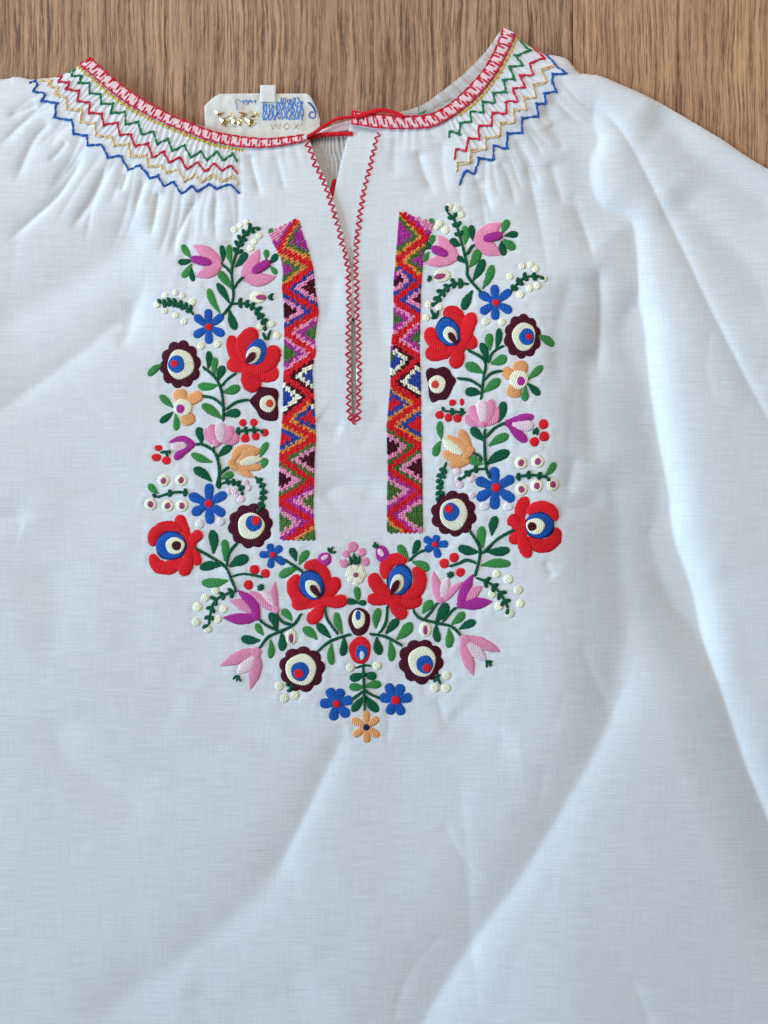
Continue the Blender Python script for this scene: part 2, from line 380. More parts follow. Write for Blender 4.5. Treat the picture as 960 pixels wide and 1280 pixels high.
def smock_coord(X, Y):
    """for the smocked yokes: distance below the binding, arc position, mask"""
    dl, _, tl, _, _, Ll = near([tuple(q) for q in BLB[::3]] + [tuple(BLB[-1])], X, Y)
    dr, _, tr, _, _, Lr = near([tuple(q) for q in BRB[::3]] + [tuple(BRB[-1])], X, Y)
    left = dl < dr
    d = np.where(left, dl, dr); s = np.where(left, tl * Ll, tr * Lr + 1000)
    mask = np.where(left, 1 - sst(tl, 0.70, 0.745), sst(tr, 0.44, 0.49))
    return d, s, mask
def height(X, Y):
    X = np.asarray(X, float); Y = np.asarray(Y, float)
    H = np.full(X.shape, BASE)
    H += 1.6 * vnoise(X, Y, 260, 3, 0.4) + 0.4 * vnoise(X, Y, 120, 8, 1.1)
    H += 13.0 * sst(X, 470, 730) * sst(Y, 240, 430)
    inner = sst(X, 150, 230) * (1 - sst(X, 650, 740)) * sst(Y, 230, 300) * (1 - sst(Y, 880, 980))
    H += (0.12 + 0.5 * inner) * vnoise(X, Y, 46, 21, 0.9) + (0.10 + 0.16 * inner) * vnoise(X, Y, 21, 33, 0.2)
    for pts, dep, wl, wr, e in CREASES:
        P = spline(pts, 5); A = np.array(P); r = 5 * max(wl, wr)
        m = (X > A[:, 0].min() - r) & (X < A[:, 0].max() + r) & (Y > A[:, 1].min() - r) & (Y < A[:, 1].max() + r)
        if not m.any(): continue
        d, sg, t, _, _, _ = near(P, X[m], Y[m])
        sp = sg * d
        f = 0.5 + 0.5 * np.tanh(sp / (e + 1.0))
        q = np.sqrt(d * d + e * e) - e
        def prof(w): return np.clip(1 - q / (1.35 * w), 0, 1) ** 2 if w >= 50 else np.exp(-q / w)
        g = prof(wl) * (1 - f) + prof(wr) * f
        tap = sst(t, 0, 0.16) * (1 - sst(t, 0.72, 1.0))
        H[m] -= FOLD * dep * g * tap * (1 - 0.75 * inner[m] * (1 if dep > 2 else 0))
    # smocked yokes: fine gathers running out from the binding, opening into wider pleats
    m = (Y < 470)
    d, s, mk = smock_coord(X[m], Y[m])
    ph = s + 3.0 * np.sin(s / 17.0) + 1.6 * np.sin(d / 11.0 + s / 9.0)
    fine = np.sin(2 * math.pi * ph / 6.2) * (1 - sst(d, 40, 62)) * 0.8
    mid = (np.sin(2 * math.pi * ph / 23.0 + 0.6 + 1.7 * np.sin(s / 31.0)) + 0.6 * np.sin(2 * math.pi * ph / 37.0)) * sst(d, 34, 66) * (1 - sst(d, 84, 170)) * 0.16
    H[m] += mk * (fine + mid)
    H[m] += (1 - mk) * np.sin(2 * math.pi * (ph / 13.0)) * (1 - sst(d, 4, 44)) * 0.25
    return 2.0 + np.logaddexp(0, (H - 2.0) * 1.2) / 1.2

def axis(parts):
    out = []
    for a, b, st in parts:
        n = max(1, int(round((b - a) / st))); out += list(a + (b - a) * np.arange(n) / n)
    return np.array(out + [parts[-1][1]])
GX = axis([(-190, 0, 7), (0, 360, 1.7), (360, 490, 1.3), (490, 960, 1.7), (960, 1150, 7)])
GY = axis([(30, 285, 1.3), (285, 560, 2.1), (560, 1280, 2.6), (1280, 1480, 8)])
XX, YY = np.meshgrid(GX, GY)
HH = height(XX, YY)

out_arr = outline
def inside(X, Y):
    c = np.zeros(X.shape, bool); P = out_arr + [out_arr[0]]
    for (x0, y0), (x1, y1) in zip(P[:-1], P[1:]):
        if y0 == y1: continue
        m = ((y0 > Y) != (y1 > Y)) & (X < (x1 - x0) * (Y - y0) / (y1 - y0) + x0)
        c ^= m
    return c
sub = YY < 560
ins = np.ones(XX.shape, bool); dist = np.full(XX.shape, 1e3); FX = XX.copy(); FY = YY.copy()
ins[sub] = inside(XX[sub], YY[sub])
bnd = spline(SH_L, 4) + [tuple(q) for q in BLM[1:-1]] + spline(SL_L, 3) + spline(SL_R, 3) + [tuple(q) for q in BRM[18:]] + spline(SH_R, 4)
bd, _, _, fx, fy, _ = near(bnd, XX[sub], YY[sub])
dist[sub] = bd; FX[sub] = fx; FY[sub] = fy
# the shoulder folds roll down to the floor
sd1, _, t1, _, _, _ = near(spline(SH_L, 3), XX[sub], YY[sub]); sd2, _, t2, _, _, _ = near(spline(SH_R, 3), XX[sub], YY[sub])
ed = np.minimum(sd1, sd2)
roll = np.sqrt(np.clip(1 - (1 - np.clip(ed / 17.0, 0, 1)) ** 2, 0, 1))
HH[sub] = 2.4 + (HH[sub] - 2.4) * (0.12 + 0.88 * roll)
HH[sub] += np.exp(-((ed - 26) / 18.0) ** 2) * 1.2 * sst(sd2 - sd1, -40, 40) * 0 + 0
def Hs(x, y):
    """cloth height at a point, from the table"""
    x = np.asarray(x, float); y = np.asarray(y, float)
    i = np.clip(np.searchsorted(GX, x) - 1, 0, len(GX) - 2); j = np.clip(np.searchsorted(GY, y) - 1, 0, len(GY) - 2)
    u = np.clip((x - GX[i]) / (GX[i + 1] - GX[i]), 0, 1); v = np.clip((y - GY[j]) / (GY[j + 1] - GY[j]), 0, 1)
    return (HH[j, i] * (1 - u) + HH[j, i + 1] * u) * (1 - v) + (HH[j + 1, i] * (1 - u) + HH[j + 1, i + 1] * u) * v

def big_mesh(name, co, quads):
    me = bpy.data.meshes.new(name)
    me.vertices.add(len(co)); me.vertices.foreach_set('co', co.astype(np.float32).ravel())
    me.loops.add(len(quads) * 4); me.loops.foreach_set('vertex_index', quads.astype(np.int32).ravel())
    me.polygons.add(len(quads))
    me.polygons.foreach_set('loop_start', np.arange(0, len(quads) * 4, 4, dtype=np.int32))
    me.polygons.foreach_set('loop_total', np.full(len(quads), 4, dtype=np.int32))
    me.update(); me.validate()
    return me

# ------------------------------------------------------------------ back of the blouse seen through the neck
def patch(name, poly, step, zf, mat, parent, snapd=None):
    P = np.array(poly, float); gx = np.arange(P[:, 0].min() - step[0], P[:, 0].max() + 2 * step[0], step[0]); gy = np.arange(P[:, 1].min() - step[1], P[:, 1].max() + 2 * step[1], step[1])
    X, Y = np.meshgrid(gx, gy)
    c = np.zeros(X.shape, bool); Q = list(poly) + [poly[0]]
    for (x0, y0), (x1, y1) in zip(Q[:-1], Q[1:]):
        if y0 == y1: continue
        c ^= ((y0 > Y) != (y1 > Y)) & (X < (x1 - x0) * (Y - y0) / (y1 - y0) + x0)
    d, _, _, fx, fy, _ = near(Q, X, Y)
    th = 0.55 * max(step); k = c | (d < th); sn = k & (d < th)
    X = np.where(sn, fx, X); Y = np.where(sn, fy, Y); Z = zf(X, Y, d * np.where(c, 1, 0))
    ix = -np.ones(X.shape, np.int64); ix[k] = np.arange(k.sum())
    f = k[:-1, :-1] & k[1:, :-1] & k[1:, 1:] & k[:-1, 1:]
    q = np.stack([ix[:-1, :-1][f], ix[1:, :-1][f], ix[1:, 1:][f], ix[:-1, 1:][f]], 1)
    v = np.stack([(X[k] - 480) * S, (640 - Y[k]) * S, Z[k] * S], 1)
    return link(name, big_mesh(name, v, q), mat, parent)

BACK_EDGE = [(104, 84), (140, 106), (180, 130), (206, 142), (228, 148), (250, 155), (300, 163), (350, 166), (400, 163), (440, 150), (490, 140), (518, 133), (532, 127), (546, 117), (562, 105), (578, 92), (592, 79), (606, 64), (616, 51), (626, 37), (636, 40)]
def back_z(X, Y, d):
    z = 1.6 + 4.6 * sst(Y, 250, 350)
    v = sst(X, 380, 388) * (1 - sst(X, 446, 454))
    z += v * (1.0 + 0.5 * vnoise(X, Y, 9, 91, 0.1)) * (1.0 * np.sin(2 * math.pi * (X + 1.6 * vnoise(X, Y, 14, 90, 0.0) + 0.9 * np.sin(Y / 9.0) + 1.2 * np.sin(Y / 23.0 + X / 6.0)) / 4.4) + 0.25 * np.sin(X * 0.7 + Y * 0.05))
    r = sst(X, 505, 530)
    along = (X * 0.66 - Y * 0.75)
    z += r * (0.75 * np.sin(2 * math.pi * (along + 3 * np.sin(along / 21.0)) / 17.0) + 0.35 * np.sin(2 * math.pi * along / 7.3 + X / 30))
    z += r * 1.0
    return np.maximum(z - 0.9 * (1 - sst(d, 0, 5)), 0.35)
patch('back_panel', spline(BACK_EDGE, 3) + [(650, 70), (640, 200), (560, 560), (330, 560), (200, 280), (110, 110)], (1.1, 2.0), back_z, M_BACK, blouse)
# facing of the slit, a white strip showing under the open edge
patch('placket_facing', [(438.5, 150), (434, 172), (427, 197), (421, 224), (416, 250), (419, 285), (427, 330), (436, 372), (446, 372), (452, 330), (458, 280), (468, 215), (480, 166), (476, 152)], (1.6, 2.2),
      lambda X, Y, d: 5.3 + 0.6 * np.sqrt(np.clip(d / 6, 0, 1)) - 1.9 * sst(Y, 300, 350) + 0.25 * np.sin(Y / 16.0) , M_COTTON, blouse)

# ------------------------------------------------------------------ thread primitives
def tube_into(mb, pts, r, off=0.4, flat=0.8, taper=0.6, zfun=None, sides=7, twist=True, n=None):
    P = np.array(pts, float)
    seg = np.hypot(*np.diff(P, axis=0).T); L = seg.sum()
    n = n or max(3, int(L / max(1.2, r * 1.1)))
    Q, L = resample(pts, np.linspace(0, 1, n + 1))
    T = np.gradient(Q, axis=0); T /= np.maximum(np.hypot(T[:, 0], T[:, 1]), 1e-6)[:, None]
    z = (zfun or Hs)(Q[:, 0], Q[:, 1]) + off
    V = []; UV = []
    for i in range(n + 1):
        t = i / n
        e = min(t, 1 - t) * L / max(r, 1e-3)
        rr = r * (taper + (1 - taper) * math.sin(min(1, e) * math.pi / 2))
        if twist: rr *= 1 + 0.10 * math.sin(t * L * 2.2 + i)
        if i in (0, n): rr *= 0.45
        for k in range(sides):
            a = 2 * math.pi * k / sides
            V.append((Q[i, 0] - T[i, 1] * rr * math.cos(a), Q[i, 1] + T[i, 0] * rr * math.cos(a), z[i] + rr * flat * math.sin(a)))
            UV.append((t * L + 1.2 * math.cos(a) * r, a * r))
    b = len(mb.v); mb.grid(n + 1, sides, V, UV, close=True)
    mb.f.append(tuple(b + k for k in range(sides))); mb.f.append(tuple(b + n * sides + k for k in reversed(range(sides))))

def jit(a): return random.uniform(-a, a)

def stitches_into(mb, pts, r, off, zfun=None, wob=0.5, pieces=1):
    """one plump stitch for every leg of a zigzag"""
    for (a, b) in zip(pts[:-1], pts[1:]):
        a = np.array(a, float); b = np.array(b, float)
        d = b - a; L = np.hypot(*d)
        if L < 0.8: continue
        for k in range(pieces):
            p0 = a + d * (k / pieces - 0.03) + np.array([jit(wob), jit(wob)]); p1 = a + d * ((k + 1) / pieces + 0.03) + np.array([jit(wob), jit(wob)])
            mid = (p0 + p1) / 2 + np.array([-d[1], d[0]]) / L * jit(wob)
            tube_into(mb, spline([tuple(p0), tuple(mid), tuple(p1)], 3), r * random.uniform(0.88, 1.12), off + jit(0.15), zfun=zfun, n=4, sides=6)

# ------------------------------------------------------------------ neck binding
def binding(name, A, B, lift=1.0):
    rows, cols = len(A), 9; V = []; UV = []
    cum = np.r_[0, np.cumsum(np.hypot(*np.diff((A + B) / 2, axis=0).T))]
    for i in range(rows):
        for j in range(cols):
            t = j / (cols - 1); q = A[i] * (1 - t) + B[i] * t
            c = (2 * t - 1)
            z = float(Hs((A[i, 0] + B[i, 0]) / 2, (A[i, 1] + B[i, 1]) / 2)) * 0.5 + 0.5 * float(Hs(*q)) + lift + 1.7 * math.sqrt(max(0, 1 - c ** 4)) - (2.5 if abs(c) == 1 else 0)
            z += 0.25 * math.sin(cum[i] * 0.75) 
            V.append((q[0], q[1], z)); UV.append((cum[i], t * 20))
    mb = MB(); mb.grid(rows, cols, V, UV)
    o = mb.build(name, M_PINK, blouse)
    def zf(x, y):
        return Hs(x, y) + lift + 1.5
    e = MB()
    for C, D in ((A, B), (B, A)):
        stitches_into(e, [tuple(q) for q in (C * 0.93 + D * 0.07)[::3]], 1.1, 0.15, zf, 0.25)
    stitches_into(e, [tuple(A[0]), tuple(B[0])], 0.8, 0.2, zf, 0.2, 2)
    e.build('edge_stitching', THREAD['bind_red'], o)
    # meander of red thread between the two edges
    L = cum[-1]; per = 12.4; k = int(L / per)
    mz = MB()
    def bp(s, t):
        s = min(max(s, 0), 1) * (rows - 1); i0 = min(int(s), rows - 2); f = s - i0
        a = A[i0] * (1 - f) + A[i0 + 1] * f; b = B[i0] * (1 - f) + B[i0 + 1] * f
        return tuple(a * (1 - t) + b * t)
    for i in range(k):
        for (s0, t0, s1, t1) in ((0.10, 0.06, 0.22, 0.66), (0.60, 0.94, 0.48, 0.34), (0.34, 0.08, 0.40, 0.30), (0.86, 0.92, 0.84, 0.68)):
            stitches_into(mz, [bp((i + s0 + jit(.03)) / k, t0), bp((i + s1 + jit(.03)) / k, t1 + jit(.05))], 1.15, 0.3, zf, 0.15)
    mz.build('meander_stitching', THREAD['bind_red'], o)
    return o
binding('neck_binding', BLA, BLB)
binding('neck_binding', BRA, BRB)
# yellow line of stitches hugging the binding
def yellow_line(Bc, A, i0, i1):
    mb = MB(); pts = Bc + (Bc - A) / np.maximum(np.hypot(*(Bc - A).T), 1)[:, None] * 2.6
    P, L = resample([tuple(q) for q in pts[i0:i1]], np.linspace(0, 1, 60))
    stitches_into(mb, [tuple(q) for q in P], 1.15, 0.5, None, 0.35)
    D = (Bc - A) / np.maximum(np.hypot(*(Bc - A).T), 1)[:, None]
    for q, d in list(zip(pts[i0:i1], D[i0:i1]))[::1]:
        if random.random() < 0.8:
            ln = random.uniform(1.5, 4.0); sk = jit(1.2)
            stitches_into(mb, [tuple(q), (q[0] + d[0] * ln + sk, q[1] + d[1] * ln)], 0.6, 0.4, None, 0.3)
    mb.build('yellow_stitching', THREAD['yellow'], blouse)
yellow_line(BLB, BLA, 0, 60)
yellow_line(BRB, BRA, 36, 70)

# ------------------------------------------------------------------ smocking rows
ROWS_L = {
 'smock_green': [(85,91),(93,87.5),(90,95),(102,96),(99,105),(112,104),(112.5,117.5),(125,118),(127,131),(142,130),(139,143),(156,141),(158,156),(173,152.5),(177.5,169),(192,165),(197.5,181),(210,174),(216,189),(231,183),(239,198),(251,189),(259,201),(271,190),(279,201),(291,192.5),(296,203)],
 'smock_red': [(70,96),(77,95),(73,103),(87,104),(83,112),(99,114),(97,127.5),(112,129),(112,142.5),(127.5,142.5),(130,157.5),(147.5,154),(150,169),(164,169),(170,184),(185,180),(191,197),(205,190),(211,204),(226,197.5),(234,212.5),(247.5,203),(256,215),(268,205),(278,214),(288,207.5),(297,217.5)],
 'apricot': [(47.5,100),(64,100),(60,107.5),(73,110),(68,118),(83,122.5),(84,137),(102,137.5),(101,153),(118,155),(120,170),(139,171),(143,182.5),(161,180),(163,196),(182,194),(185,208),(200,207),(208,216),(222,212),(230,227),(243,219),(252,228),(265,218),(278,227),(290,220),(297.5,230)],
 'smock_blue': [(36,104),(44,100),(47,106),(42,114),(57,119),(52,127),(72,129),(68,147),(90,151),(92.5,169),(109,169),(110,183),(128,182),(135,197.5),(152,196),(160,212),(175,207.5),(183,217),(187,223),(198,220),(205,233),(217,228),(227,242),(240,233),(247,239.5),(261,230),(271,236),(288,231),(300,242)]}
ROWS_R = {
 'smock_green': [(649,50),(657,59),(663,64),(643,70),(653,82.5),(636,84),(643,100),(628,100),(632.5,116),(616,116),(618,129),(603,128),(604,141),(588,140),(589,153),(575,153.5),(574,168),(562,165),(561,173)],
 'smock_red': [(667,59),(680,73),(661.5,80),(666,94.5),(649.5,95),(655.5,110),(641,111),(646,127),(631,128),(633,142),(615,142),(614,158),(599,157.5),(598,175),(585,173),(582,190),(570,187),(567.5,200)],
 'apricot': [(695,81.5),(675.5,87),(681.5,103),(665.5,106),(669,122),(653,122),(657,137),(641,137.5),(642,153),(624.5,154),(624,170),(606,173),(607,187),(588,187),(587,203),(571,204),(570,214)],
 'smock_blue': [(682.5,67),(693,82),(707,93),(689.5,94),(690,104),(695,115),(680,117),(682,130),(670,130),(672.5,145),(652,148),(652.5,166),(634,167),(634,186),(616.5,182.5),(616.5,200),(598,198),(593,217),(581,214),(574,231)]}
for rows in (ROWS_L, ROWS_R):
    for cname, pts in rows.items():
        mb = MB()
        r = 1.42 if cname != 'apricot' else 1.2
        stitches_into(mb, pts, r, 0.8, None, 0.7, 2)
        for q in pts[1:-1]:                                   # little loops at the turns
            stitches_into(mb, [(q[0] - 1.6 + jit(.5), q[1] + jit(1.2)), (q[0] + 1.8 + jit(.5), q[1] + jit(1.2))], r * 0.85, 1.2, None, 0.3)
        if cname == 'apricot':                                # this row is sewn double and loose
            stitches_into(mb, [(x + 0.8 + jit(.6), y + 1.8 + jit(.6)) for x, y in pts], 0.9, 0.6, None, 0.8, 2)
        mb.build({'smock_green': 'green', 'smock_red': 'red', 'apricot': 'apricot', 'smock_blue': 'blue'}[cname] + '_smocking', THREAD[cname], blouse)

# ------------------------------------------------------------------ stitched slit edges
def slit_edge(pts, side, w0, per):
    P = spline(pts, 6); L = resample(P, [0, 1])[1]; k = int(L / per)
    Q, _ = resample(P, np.linspace(0, 1, 2 * k + 1))
    T = np.gradient(Q, axis=0); T /= np.hypot(T[:, 0], T[:, 1])[:, None]
    z = []
    for i, (q, t) in enumerate(zip(Q, T)):
        w = (w0 * random.uniform(0.85, 1.12)) if i % 2 else 0.4
        z.append((q[0] + side * abs(t[1]) * w, q[1] - side * t[0] * np.sign(t[1]) * w))
    mb = MB(); stitches_into(mb, z, 1.05, 0.6, None, 0.45)
    return mb.build('slit_stitching', THREAD['bind_red'], blouse)
slit_edge(SL_L, -1, 7.2, 8.6)
slit_edge(SL_R[::-1], 1, 6.8, 8.4)
mb = MB(); stitches_into(mb, [(436, 519), (446, 521), (437, 524), (446, 526), (440, 529), (445, 530)], 0.85, 0.7, None, 0.3)
mb.build('slit_stitching', THREAD['bind_red'], blouse)

# ------------------------------------------------------------------ tie cord
def ply(mb, pts, r, z):
    Q, L = resample(spline(pts, 5), np.linspace(0, 1, 60)); Tn = np.gradient(Q, axis=0); Tn /= np.hypot(Tn[:, 0], Tn[:, 1])[:, None]
    for ph in (0, 2.09, 4.19):
        a = np.linspace(0, 1, 60) * L * 0.75 + ph
        P = Q + np.c_[-Tn[:, 1], Tn[:, 0]] * (np.cos(a) * r * 0.5)[:, None]
        tube_into(mb, [tuple(q) for q in P], r * 0.62, 0, zfun=lambda x, y, a=a: z + np.interp(np.linspace(0, 1, len(x)), np.linspace(0, 1, 60), np.sin(a) * r * 0.35), flat=0.8, sides=6, n=58)
def lvl(z): return lambda x, y: np.full(np.shape(x), float(z))
cord = MB()
ply(cord, [(384, 172), (392, 168), (402, 161), (414, 153.5), (424, 149.5), (440, 147.5), (455, 144), (466, 140), (474, 138.5)], 2.3, 13.0)
ply(cord, [(444, 149), (454, 146), (466, 142), (476, 139.5), (486, 141), (496, 144), (504, 148)], 2.7, 14.0)
ply(cord, [(384, 173), (394, 170), (404, 168), (420, 167.5), (441, 166.5)], 2.7, 7.0)
cord.build('tie_cord', THREAD['red'], blouse)
cord = MB(); tube_into(cord, spline([(419, 222), (416, 230), (414.5, 240), (417, 252)], 4), 2.6, 0, zfun=lvl(3.2), flat=0.3)
cord.build('tie_cord_end', THREAD['red'], blouse)
# inner side of the back binding, between the two strands
BA, _ = resample(spline([(386, 166), (404, 160), (424, 153), (444, 148)], 5), np.linspace(0, 1, 16)); BB, _ = resample(spline([(388, 173), (406, 168), (424, 163), (444, 160)], 5), np.linspace(0, 1, 16))
mb = MB(); V = []; UV = []
for i in range(16):
    for j in range(5):
        t = j / 4; q = BA[i] * (1 - t) + BB[i] * t; V.append((q[0], q[1], 3.6 + 1.5 * (1 - (2 * t - 1) ** 2))); UV.append((i, j))
mb.grid(16, 5, V, UV); mb.build('back_neck_binding', M_PINK, blouse)
# loose green sewing thread on the inside of the back neck
mb = MB()
tube_into(mb, spline([(524, 143), (523, 132), (526, 124), (534, 118)], 5), 0.45, 0, zfun=lvl(5.2), twist=False)
tube_into(mb, spline([(524, 141), (534, 139), (548, 129), (566, 121)], 5), 0.35, 0, zfun=lvl(5.0), twist=False)
tube_into(mb, spline([(522, 143), (528, 141), (533, 138)], 5), 1.1, 0, zfun=lvl(9.8), twist=True)
mb.build('loose_green_thread', THREAD['fine_green'], blouse)

# ------------------------------------------------------------------ sewn-in label
LAB = [(255, 131), (262, 124), (273, 116.5), (300, 116), (330, 116), (384, 116), (390, 123), (396, 135), (400, 150), (399, 168), (370, 178), (330, 180), (280, 174), (256, 164)]
LZ = 6.6
def lcr(X, Y): return 1.1 * vnoise(X, Y, 16, 81, 0.4) + 0.5 * vnoise(X, Y, 7, 82, 0.9) - 1.6 * sst(X, 384, 402) - 1.0 * (1 - sst(Y, 116, 126))
lab = patch('maker_label', LAB, (1.5, 1.5), lambda X, Y, d: LZ - 0.7 + 0.7 * np.sqrt(np.clip(d / 3, 0, 1)) + lcr(X, Y), M_LABEL, blouse)
lab['label'] = 'cream woven label with blue and gold lettering sewn inside the neck'
lz = lambda x, y: LZ + lcr(np.asarray(x, float), np.asarray(y, float))
patch('size_tab', [(325, 106), (344.5, 106), (345, 127.5), (325, 127.5)], (1.2, 1.2), lambda X, Y, d: 7.6 - 0.5 + 0.7 * np.sqrt(np.clip(d / 2, 0, 1)) + 0.03 * (Y - 106), M_TAB, lab)
mb = MB()
for gx, y0, y1, n in ((329, 128, 150, 3), (337, 130, 150, 3), (345, 127, 149, 3), (352, 122, 149, 3), (360, 123, 149, 3), (367, 122, 149, 3), (374, 125, 150, 3)):
    x = gx
    for c in range(n):
        pts = [(x + jit(.5), y0 + jit(1.5))]
        yy = y0
        while yy < y1:
            yy += random.uniform(2.2, 4.2); pts.append((x + jit(1.9), min(yy, y1)))
        stitches_into(mb, pts, 0.85, 0.25, lz, 0.3)
        x += 2.2
stitches_into(mb, [(296, 137), (296, 130), (294, 126), (298, 124), (301, 127), (305, 125), (309, 127), (313, 125), (316, 127), (319, 124), (319, 130)], 0.5, 0.2, lz, 0.3)
stitches_into(mb, [(303, 124), (304, 129), (308, 124), (309, 130), (313, 124), (314, 129)], 0.4, 0.2, lz, 0.3)
mb.build('blue_lettering', THREAD['label_blue'], lab)
mb = MB()
tube_into(mb, spline([(384, 127), (389, 131), (393, 138), (394, 145), (390, 147), (386, 144), (388, 139), (392, 140)], 4), 0.7, 0.3, zfun=lz)
tube_into(mb, spline([(386, 127), (392, 133), (396, 141)], 4), 0.5, 0.3, zfun=lz)
mb.build('monogram', THREAD['smock_blue'], lab)
mb = MB()
for pts in ([(338,155),(341,161),(344,154),(346,160)], [(350,153),(349,160)], [(355,155),(354,159),(358,162),(362,158),(359,154),(355,155)], [(367,154),(373,161)], [(373,154),(367,161)], [(377,154),(374,158)]):
    stitches_into(mb, pts, 0.6, 0.2, lz, 0.2)
mb.build('small_lettering', THREAD['beige'], lab)
mb = MB()
for a, b, w in (((268,138),(276,144),2.6),((272,143),(280,140),2),((274,147),(284,154),3.6),((276,154),(284,157),2.6),((279,150),(276,158),2.2),((285,143),(297,140),2.2),((288,147),(298,156),4.2),((296,150),(302,158),3),((287,151),(293,147),2.2),
                ((297,140),(310,143),1.8),((300,146),(306,142),2.4),((306,147),(318,155),4.4),((308,153),(315,159),2.6),((312,146),(321,144),2.6),((318,139),(324,147),2),((311,138),(318,142),1.8),((283,146),(289,143),1.8),((303,152),(299,146),1.8),((270,141),(275,147),1.6),((277,149),(283,146),1.6),((281,154),(287,150),1.8),((291,144),(295,150),1.6),((294,153),(300,149),1.6),((302,141),(309,147),1.8),((305,151),(311,156),1.6),((314,150),(321,149),1.6),((316,157),(320,152),1.4),((289,156),(296,158),1.4)):
    a = np.array(a, float); b = np.array(b, float); d = (b - a); nrm = np.array([-d[1], d[0]]) / np.hypot(*d)
    z0 = LZ + 0.3 + float(lcr(a[0], a[1])); w *= 1.1; base = len(mb.v)
    for q, z in ((a, z0 + .5), ((a + b) / 2 + nrm * w * 0.8, z0), (b, z0 + .4), ((a + b) / 2 - nrm * w * 0.8, z0), ((a + b) / 2 + nrm * jit(w * .25), z0 + 2.2), ((a * .4 + b * .6), z0 - 1)):
        mb.v.append((q[0], q[1], z)); mb.uv.append((0, 0))
    for f in ((0, 1, 4), (1, 2, 4), (2, 3, 4), (3, 0, 4)): mb.f.append(tuple(base + i for i in f))
g = mb.build('gold_lettering', M_GOLD, lab)
g.data.polygons.foreach_set('use_smooth', np.zeros(len(g.data.polygons), dtype=bool))

# ------------------------------------------------------------------ satin-stitch primitives (a current origin and scale keep the tables short)
OX, OY, SC = 0, 0, 1.0
SEWN = []
def at(ox, oy, sc):
    global OX, OY, SC
    OX, OY, SC = ox, oy, sc
def T(x, y): return (OX + x / SC, OY + y / SC)

def width_profile(kind, t):
    if kind == 'leaf':
        m = 0.62
        return (0.22 + 0.78 * math.sin(min(1, t / m) * math.pi / 2) ** 1.3) if t < m else math.sqrt(max(0, 1 - ((t - m) / (1 - m)) ** 2.2))
    if kind == 'petal':
        m = 0.66
        return (0.50 + 0.50 * math.sin(min(1, t / m) * math.pi / 2)) * (1 if t < m else 1) * (1 if t < m else math.sqrt(max(0, 1 - ((t - m) / (1 - m)) ** 2.4)))
    if kind == 'tulip':
        m = 0.45
        return (0.42 + 0.58 * math.sin(min(1, t / m) * math.pi / 2)) if t < m else max(0.0, 1 - ((t - m) / (1 - m)) ** 1.9)
    if kind == 'wrap':
        return (1 - abs(2 * t - 1) ** 3.2) ** 0.5
    if kind == 'seed':
        return math.sqrt(max(0, t)) * 1.32 * math.sqrt(max(0, 1 - t ** 2.6)) if t > 0 else 0
    return math.sqrt(max(0, 1 - (2 * t - 1) ** 2))

def satin(name, spine, w, col, kind='petal', h=None, lift=0.0, parent=None, slant=0.55, local=False, vein=0.0):
    pts = spine if local else [T(*q) for q in spine]
    w = w if local else w / SC
    P = spline(pts, 6); n = 20
    ts = [0.5 - 0.5 * math.cos(math.pi * i / n) for i in range(n + 1)]
    Q, L = resample(P, ts)
    D = np.gradient(np.array(P), axis=0)
    Tn = np.gradient(Q, axis=0); Tn /= np.maximum(np.hypot(Tn[:, 0], Tn[:, 1]), 1e-6)[:, None]
    h = (h if h is not None else min(3.0, 0.34 * w + 0.3)) * 0.40
    cols = 9; V = []; UV = []; px = []; py = []; ext = []
    edge = [1 + 0.075 * jit(1) for _ in range(n + 1)]
    for i, t in enumerate(ts):
        hw = max(0.02, width_profile(kind, t) * w / 2 * edge[i])
        for j in range(cols):
            c = -1 + 2 * j / (cols - 1); c = math.sin(c * math.pi / 2)
            px.append(Q[i, 0] - Tn[i, 1] * hw * c); py.append(Q[i, 1] + Tn[i, 0] * hw * c)
            dome = math.sqrt(max(0, 1 - c * c)) * min(1.0, (hw / (w / 2)) ** 0.6 + 0.05)
            dome *= 1 - vein * math.exp(-(c / 0.22) ** 2)
            ext.append(h * dome - (1.9 if abs(c) > 0.99 or i in (0, n) else 0))
            UV.append((t * L + slant * abs(hw * c), hw * c))
    SEWN.append((np.array(px), np.array(py)))
    z = Hs(np.array(px), np.array(py)) + lift + np.array(ext)
    mb = MB(); mb.grid(n + 1, cols, list(zip(px, py, z)), UV)
    return mb.build(name, THREAD[col], parent or blouse)

